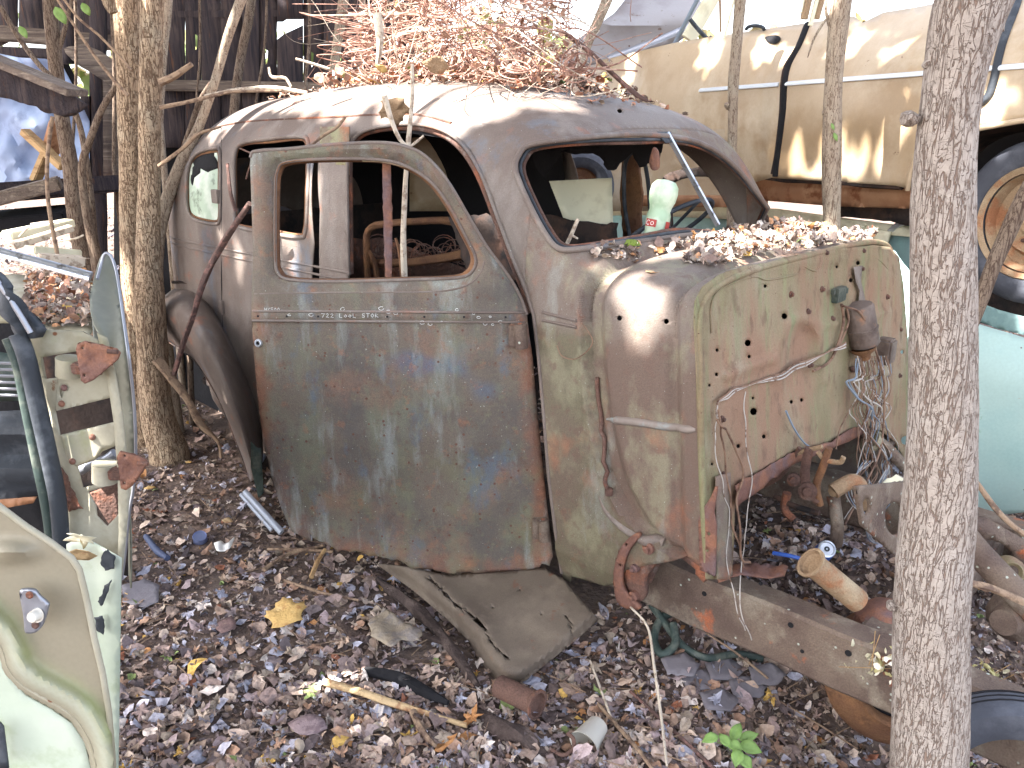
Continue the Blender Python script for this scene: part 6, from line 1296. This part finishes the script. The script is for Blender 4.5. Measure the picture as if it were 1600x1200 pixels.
for i, lab in enumerate(['bleached twig crossing the top of the timber heap', 'thin bleached twig below the sunlit pale board', 'pale twig leaning against the mottled sapling base', 'bent pale twig over the lowest plank of the heap', 'short pale twig at the left edge of the timber heap', 'fine pale twig near the tip of the chrome hood strip']):
    a = [(70, 350), (85, 380), (112, 372), (80, 400), (40, 362), (118, 402)][i]; th = i * 1.3
    twig([(a[0] - 22 * cos(th), a[1] - 9 * sin(th), 2.5), (a[0] + rs.uniform(-6, 6), a[1] + rs.uniform(-6, 6), 3), (a[0] + 22 * cos(th), a[1] + 9 * sin(th), 2)], 3.9, m_twigl, lab, 'twig', 'twig', 'thin twigs tangled in the timber heap')
litter('leaf_litter', scatter(900, lambda: (lambda p: (p.x, p.y, p.z + rs.uniform(0, .1)))(on_z(rs.uniform(-60, 190), rs.uniform(330, 440), .42))), (.03, .08), [0, 2, 3, 8], m_leaf)
# distant wood
tw_ = scatter(5200, lambda: (lambda a: (26 * sin(a) + rng.normal() * 1.0, 26 * cos(a) + rng.normal(), rng.uniform(0, 4.2) * rng.random() ** .3))(rng.uniform(-1.3, 1.3)))
litter('distant_wood', tw_, (.5, 1.1), [0, 2, 5], m_crown, tilt=1.2, pal=[(96, 110, 60), (130, 130, 76), (110, 100, 70)], accent=0)
# ================================================ SPRING PILE, LEAVES ON THE SEDAN, BOTTLE, SCRAP
pile = thing('bedspring_pile', 'tangled heap of rusty bed springs and wire on the sedan roof', 'springs', tuple(W(-1.2, .75, 1.8)))
rs = random.Random(5)
ppoly = [(480, 134), (540, 104), (560, 40), (600, -30), (700, -60), (860, -60), (890, 20), (905, 100), (890, 128), (860, 138), (700, 136)]
def coil(name, c, ax, R0, R1, h, turns, r=.0026, seg=16):
    X = ax.orthogonal().normalized(); Y = ax.cross(X); n = int(turns * seg); P = []
    for i in range(n + 1):
        t = i / n; a = t * turns * 2 * pi; R = R0 + (R1 - R0) * abs(2 * t - 1); P.append(c + ax * (h * (t - .5)) + (X * cos(a) + Y * sin(a)) * R)
    return MB().tube(P, r, 5)
n = 0
while n < 92:
    x, y = rs.uniform(440, 930), rs.uniform(-60, 138)
    if not inpoly(np.array([float(x)]), np.array([float(y)]), ppoly)[0]: continue
    v = rs.uniform(.35, 1.15); p = on_v(x, y, v)
    ax = Vector((rs.gauss(0, .5), rs.gauss(0, .5), 1)).normalized(); R = rs.uniform(.05, .085)
    coil('c', p, ax, R * .6, R, rs.uniform(.05, .12), rs.uniform(3, 5)).build('coil_spring', m_spring, pile); n += 1
for (x, y, v) in [(552, 40, .55), (556, 62, .55), (560, 90, .55), (520, 80, .5), (585, 70, .5)]:
    coil('c', on_v(x, y, v), Vector((.1, 0, 1)), .07, .075, .09, 2.2).build('coil_spring', m_spring, pile)
for i in range(230):
    x, y = rs.uniform(560, 905), rs.uniform(-40, 128); v = rs.uniform(.35, 1.2); p = on_v(x, y, v); a = rs.uniform(0, 2 * pi); L = rs.uniform(.12, .45)
    d = Vector((cos(a), sin(a), rs.gauss(0, .25))); k = Vector((rs.gauss(0, .08), rs.gauss(0, .08), rs.gauss(0, .08)))
    MB().tube(cr([p - d * L, p - d * L * .3 + k, p + d * L * .4 - k, p + d * L], 6), (rs.uniform(.002, .0035) if i < 70 else rs.uniform(.001, .0018)), 5).build('loose_wire', m_spring if i % 3 else m_twigl, pile)
for (pts, m_) in ([[(545, 22), (590, 24), (640, 22), (700, 30)], m_spring], [[(590, 112), (660, 114), (760, 116), (850, 110), (915, 112)], m_spring], [[(600, 60), (640, 50), (700, 44), (760, 36)], m_twigl]):
    MB().tube(cr([on_v(*p, .5) for p in pts], 5), .006, 6).build('frame_rod', m_, pile)
def pilept():
    while True:
        x, y = rng.uniform(500, 925), rng.uniform(-30, 136)
        if rng.random() < .5: y = rng.uniform(70, 138)
        if inpoly(np.array([x]), np.array([y]), ppoly)[0]: p = on_v(x, y, rng.uniform(.35, 1.15)); return (p.x, p.y, p.z)
litter('pile_leaves', scatter(900, pilept), (.02, .06), [0, 2, 3, 4, 8], m_leaf, tilt=.9, curl=.8, pal=[(150, 116, 98), (176, 140, 120), (130, 96, 84), (196, 168, 150)])
# leaves on the roof
def roofpt(u0, u1, v0, v1, lift=.0):
    def f():
        u, v = rng.uniform(u0, u1), v0 + (v1 - v0) * rng.random(); s_ = float(np.interp(-u, -_d[:, 0], _s)); hw = np.interp(s_, _s, _d[:, 1]); top = np.interp(s_, _s, _d[:, 2]); n_ = 3.2
        k = min(.999, abs(v - VC) / hw); z = WB + (top - WB) * (1 - k ** n_) ** (1 / n_); p = W(u, v, z + rng.random() * lift); return (p.x, p.y, p.z)
    return f
PR = [(170, 130, 112), (150, 116, 98), (190, 160, 140), (200, 178, 160), (130, 100, 88), (180, 120, 90), (160, 140, 128)]
litter('roof_leaves', scatter(1500, roofpt(-1.95, -.55, .42, 1.25, .07)), (.02, .07), [0, 1, 2, 3, 5, 8], m_leaf, tilt=.5, pal=PR, bright=.9, accent=.08)
litter('roof_leaves', scatter(130, roofpt(-.75, -.28, .55, 1.15, .02)), (.02, .055), [0, 1, 2, 3, 8], m_leaf, tilt=.4, pal=PR)
litter('roof_leaves', scatter(160, roofpt(-2.2, -1.6, .30, .7, .02)), (.015, .05), [0, 2, 3, 8], m_leaf, tilt=.4, pal=PR)
PC = [(178, 162, 148), (150, 132, 122), (196, 184, 172), (120, 100, 92), (164, 146, 134), (200, 150, 112), (136, 122, 116), (104, 88, 82)]
def cowlpt():
    while True:
        u, v = rng.uniform(.02, .46), rng.uniform(.25, 1.38)
        if u > .40 and v < .6: continue
        if v < .55 and u < .15 and rng.random() < .5: continue
        dd = noise.noise(Vector((u * 7, v * 5, 3)))
        if dd < -.12: continue
        p = W(u, v, 1.235 - .03 * abs(v - .72) + rng.random() * (.015 + .05 * max(0, dd))); return (p.x, p.y, p.z)
litter('cowl_leaves', scatter(1300, cowlpt), (.016, .06), [0, 1, 2, 3, 4, 5, 8], m_leaf, tilt=.6, curl=.8, pal=PC, bright=1.0, accent=.05)
litter('windscreen_ledge_leaves', scatter(90, lambda: (lambda p: (p.x, p.y, p.z))(on_shell(rng.uniform(925, 1000), rng.uniform(382, 405), .01))), (.015, .05), [0, 2, 3, 8], m_leaf, tilt=.5, pal=PC)
litter('scuttle_leaves', scatter(800, lambda: (lambda p: (p.x, p.y, p.z + rng.random() * .05))(on_z(rng.uniform(44, 142), rng.uniform(438, 514), 1.0))), (.015, .06), [0, 2, 3, 4, 8], m_leaf, tilt=.7, curl=.7, pal=PC + PR)
litter('interior_litter', scatter(500, lambda: (lambda p: (p.x, p.y, p.z))(W(rng.uniform(-1.6, .1), rng.uniform(.1, 1.35), .34))), (.03, .08), [0, 2, 3], m_leaf)
mo_ = MB().disc(on_shell(986, 380, .02), Vector((0, 0, 1)), [(0, .014), (.014, .012), (.026, .004), (.032, -.004)], 18); tag(mo_.build('moss_tuft', m_moss), 'little green moss tuft at the foot of the bottle', 'moss')
# big curled leaf hanging off the drip rail
e1 = (W(-.9, 0, 0) - W(-.2, 0, 0)).normalized()
lay_leaf(on_y(616, 168, 2.98), .13, maple, m_rust_t, 'big curled brown leaf caught on the roof edge above the door', 190, Vector((1, 0, 0)), Vector((.1, -.5, .85)).normalized())
lay_leaf(on_y(598, 108, 3.05), .05, oval(3), m_yleaf, 'small bright orange-yellow leaf at the front of the spring pile', 60, Vector((1, 0, 0)), Vector((0, -.5, .85)).normalized())
lay_leaf(on_y(685, 102, 3.2), .10, oval(5), m_rust_t, 'large flat brown oval leaf lying at the foot of the spring pile', 80, Vector((1, 0, 0)), Vector((0, -.4, .9)).normalized())
lay_leaf(on_shell(1022, 425, .012), .06, frag(2), m_tanleaf, 'curled tan leaf resting on the cowl shoulder', 30)
lay_leaf(on_y(122, 842, 1.66), .09, lobed(3), m_card, 'jagged cream leaf on the sill of the green car, topmost', 100, Vector((1, 0, 0)), Vector((0, -.6, .8)).normalized())
lay_leaf(on_y(130, 866, 1.66), .08, frag(6), m_tanleaf, 'tan curled leaf just under the jagged cream one on the sill', 80, Vector((1, 0, 0)), Vector((0, -.6, .8)).normalized())
lay_leaf(on_z(236, 762, .03), .055, oval(2), m_yleaf, 'small yellow leaf right beside the lower hinge of the green car', 100)
lay_leaf(on_z(296, 722, .03), .04, oval(5), m_yleaf, 'little yellow leaf on litter by the twin trunk roots', 80)
lay_leaf(on_z(355, 815, .05), .08, frag(7), m_tanleaf, 'curled orange-tan leaf arching over the half-buried can', 40)
lay_leaf(on_z(1235, 1025, -.02), .05, oval(9), m_yleaf, 'round pale yellow leaf just beneath the frame rail', 20)
lay_leaf(on_z(1150, 1115, -.15), .06, oval(4), m_rust_r, 'pinkish-red leaf left of the seedling and below the shards', 10)
# ---- plastic bottle on the cowl
b0, b1 = on_y(1019, 384, 2.98), on_y(1041, 284, 3.0); ba = (b1 - b0).normalized(); BL_ = (b1 - b0).length
bt = MB().disc(b0, ba, [(0, 0), (.022, 0), (.031, .006), (.036, .02), (.038, .05), (.041, .075), (.043, .09), (.042, .11), (.037, .125), (.040, .14), (.047, .16), (.050, .185), (.047, .21), (.034, .227), (.012, .232), (0, .232)], 32)
bt.v = [b0 + (p - b0) * 1.0 for p in bt.v]
bot = tag(bt.build('plastic_bottle', m_bottle), 'cloudy pale green drink bottle with red label leaning in the windscreen corner', 'bottle')
c1 = b0 + ba * .118; X = Vector((0, -1, 0)) - ba * Vector((0, -1, 0)).dot(ba); X.normalize(); Yb = ba.cross(X)
for nm, a0, a1_ in (('label', -1.25, -.25), ('label', .55, 1.2)):
    vs = []; fs = []; k = 10
    for i in range(k + 1):
        a = a0 + (a1_ - a0) * i / k
        for h in (-.013, .013): vs.append(c1 - ba * .04 + ba * h + (X * cos(a) + Yb * sin(a)) * .0445)
    fs = [(2 * i, 2 * i + 1, 2 * i + 3, 2 * i + 2) for i in range(k)]; mobj(nm, vs, fs, m_red, bot, smooth=True)
lt = MB()
def onlab(a, h): return c1 - ba * .04 + ba * h + (X * cos(a) + Yb * sin(a)) * .0455
lt.tube([onlab(-.95 + .16 * cos(t), .008 * sin(t)) for t in np.linspace(.7, 5.4, 14)], .0012, 5); lt.tube([onlab(-.58 + .12 * cos(t), -.001 + .006 * sin(t)) for t in np.linspace(0, 2 * pi, 14)], .0011, 5)
lt.build('label_lettering', m_lbl, bot)
# ---- engine bay scrap
tpipe = MB(); a, b = on_z(1268, 880, .42), on_z(1372, 965, .22); d = (b - a).normalized()
tpipe.disc(a, -d, [(0, -.025), (.030, -.02), (.036, -.006), (.047, .0), (.047, .006), (.038, .006), (.036, -.006), (.036, -.21), (.0, -.21)], 26)
tag(tpipe.build('exhaust_pipe', m_rust_t), 'tan rusty open pipe rising over the frame rail beside the tree', 'pipe')
tag(MB().disc(b + Vector((.03, 0, -.02)), Vector((-.2, -.5, 1)), [(0, .05), (.03, .05), (.06, .03), (.09, .0), (.095, -.03)], 24).build('pipe_boss', m_rust_r), 'pinkish rusty dome at the base of the tan pipe', 'casting')
cc = on_z(1292, 858, .30)
can = MB().disc(cc, Vector((-.1, -.75, .65)).normalized(), [(0, .0), (.022, .0), (.024, .003), (.027, .003), (.030, -.004), (.031, -.10), (.0, -.10)], 28)
cn = tag(can.build('drink_can', m_blue), 'blue drink can with silver lid lying in the engine bay leaves', 'can')
MB().disc(cc + Vector((-.1, -.75, .65)).normalized() * .0008, Vector((-.1, -.75, .65)).normalized(), [(0, .0), (.021, .0), (.023, .004), (.028, .003), (.029, -.002)], 28).build('lid', m_chrome, cn)
MB().disc(cc + Vector((-.1, -.75, .65)).normalized() * .002, Vector((-.1, -.75, .65)).normalized(), [(.003, .001), (.006, .002), (.009, .001)], 14).build('pull_tab', m_seal, cn)
tag(MB().tube([on_z(1208, 864, .32), on_z(1232, 868, .33), on_z(1256, 874, .33)], .007, 8).build('blue_tube', m_blue), 'short bright blue plastic tube in the engine bay leaves', 'tube')
elb = MB(); elb.tube(cr([on_z(1302, 768, .45), on_z(1318, 758, .47), on_z(1334, 752, .48), on_z(1346, 764, .45), on_z(1350, 790, .38)], 5), .026, 14)
elb.disc(on_z(1302, 768, .45), Vector((-.8, -.5, .1)), [(0, .002), (.018, .003)], 14)
tag(elb.build('bent_pipe', m_rust_t), 'tan elbow pipe end inside the engine bay', 'pipe')
tag(MB().tube(cr([on_z(1302, 775, .42), on_z(1308, 820, .33), on_z(1306, 850, .25)], 4), .022, 12, wob=.1).build('rusty_upright', m_frame), 'dull upright pipe leg below the tan elbow', 'pipe')
pl = thing('pedal_linkage', 'curled rusty pedal and linkage parts hanging below the firewall', 'linkage', tuple(W(.4, .75, .3)))
for j, (pts, r, m_) in enumerate([([(1266, 700), (1258, 735), (1262, 765), (1280, 785)], .016, m_rust), ([(1296, 700), (1286, 730), (1276, 760), (1282, 790)], .012, m_rust_o), ([(1210, 775), (1240, 790), (1280, 802)], .010, m_dark), ([(1278, 705), (1290, 718), (1312, 722), (1318, 714)], .008, m_rust_t), ([(1190, 760), (1220, 742), (1250, 700)], .009, m_rust), ([(1130, 778), (1165, 768), (1200, 752), (1240, 712), (1285, 698)], .007, m_rust_t), ([(1230, 770), (1226, 795), (1240, 812)], .014, m_rust)]):
    MB().tube(cr([on_v(p[0], p[1], .55) for p in pts], 6), r, 9, wob=.3).build('linkage_arm', m_, pl)
for (x, y, r) in ((1262, 768, .03), (1240, 750, .022)): MB().disc(on_v(x, y, .52), Vector((-.4, -.9, .2)), [(0, .012), (r * .5, .012), (r * .6, .004), (r, .0), (r, -.02)], 18).build('linkage_pivot', m_rust, pl)
tag(psheet('pink_rag', rough_edge([(1375, 758), (1385, 748), (1402, 742), (1412, 748), (1404, 758), (1385, 764)], 3, 6), m_card, plane_y(2.9), sp=5), 'pale crumpled scrap beside the steering column', 'scrap')
# dried weeds lit by sun on the rail
for (x, y, z, lab) in ((1372, 1030, .22, 'sunlit dried weed clump hanging on the frame rail left of the tree'), (1532, 1050, .12, 'dried weed clump on the rail right of the tree'), (1590, 1130, .05, 'bleached dried weed tuft above the near tyre')):
    t = thing('dried_weed', lab, 'weed', tuple(on_z(x, y, z))); b = on_z(x, y, z) + Vector((0, -.03, 0))
    litter('dry_leaves', np.array([tuple(b + Vector((rs.gauss(0, .035), rs.gauss(0, .02), rs.gauss(0, .02)))) for _ in range(46)]), (.015, .04), [0, 3, 4], m_leaf, kind=None, tilt=1.0, curl=.9, parent=t, pal=[(226, 216, 196), (200, 190, 160), (180, 170, 120)], accent=0)
    for k in range(6): MB().tube([b + Vector((rs.gauss(0, .03), 0, rs.gauss(0, .02))), b + Vector((rs.gauss(0, .05), .0, rs.gauss(.02, .04)))], .0012, 4).build('stalk', m_fresh, t)
# right edge: axle scrap, tyre
ax = thing('axle_scrap', 'rusty perforated bracket and shafts of another chassis at right edge', 'axle parts', tuple(on_z(1560, 980, 0)))
psheet('bracket_plate', [(1512, 812), (1540, 808), (1600, 845), (1660, 880), (1660, 960), (1600, 940), (1560, 925), (1512, 870)], m_frame, plane_y(2.6), holes=[cr([(1538, 846), (1548, 840), (1570, 850), (1582, 862), (1578, 874), (1560, 872), (1543, 862)], 4, True)], relief=lambda x, y: -.03 * bump1(y, 820 + (x - 1520) * .5, 10), sp=8, spo=4, parent=ax, solid=.02)
MB().tube([on_y(1490, 820, 2.3), on_y(1530, 866, 2.3), on_y(1620, 960, 2.2)], .042, 14).build('shaft', m_frame, ax)
MB().disc(on_y(1580, 892, 2.5), Vector((-.3, -.9, .3)), [(.02, .01), (.03, .02), (.045, .0), (.045, -.05)], 20).build('collar', m_fire, ax)
hub = MB().disc(on_y(1580, 965, 2.25), Vector((-.75, -.6, .1)), [(0, .06), (.04, .06), (.05, .02), (.075, .0), (.085, -.06), (.08, -.14)], 26).build('hub_drum', m_frame, ax)
for k in range(5): MB().tube([on_y(1588 + 18 * cos(t) * .9, 900 + k * 5 + 6 * sin(t), 2.45) for t in np.linspace(0, pi, 9)], .004, 6).build('coil_ring', m_fire, ax)
ty = on_y(1592, 1262, 1.62); tn_ = Vector((-.35, -.80, .48)).normalized()
tyre = tag(MB().disc(ty, Vector((-.25, -.55, .25)), [(.17, .05), (.2, .085), (.235, .095), (.25, .08), (.262, .05), (.268, .0), (.262, -.05), (.25, -.08), (.2, -.09), (.17, -.06)], 64).build('worn_tyre', m_rubber), 'worn dark tyre in the bottom right corner under the rail', 'tyre')
for k in (-.045, -.015, .02, .05): MB().disc(ty, Vector((-.25, -.55, .25)), [(.2675 - abs(k) * .12, k - .003), (.2705 - abs(k) * .12, k), (.2675 - abs(k) * .12, k + .003)], 64).build('tread_groove', m_black, tyre)
fill_gaps(bpy.data.objects['added_shade_tree'])
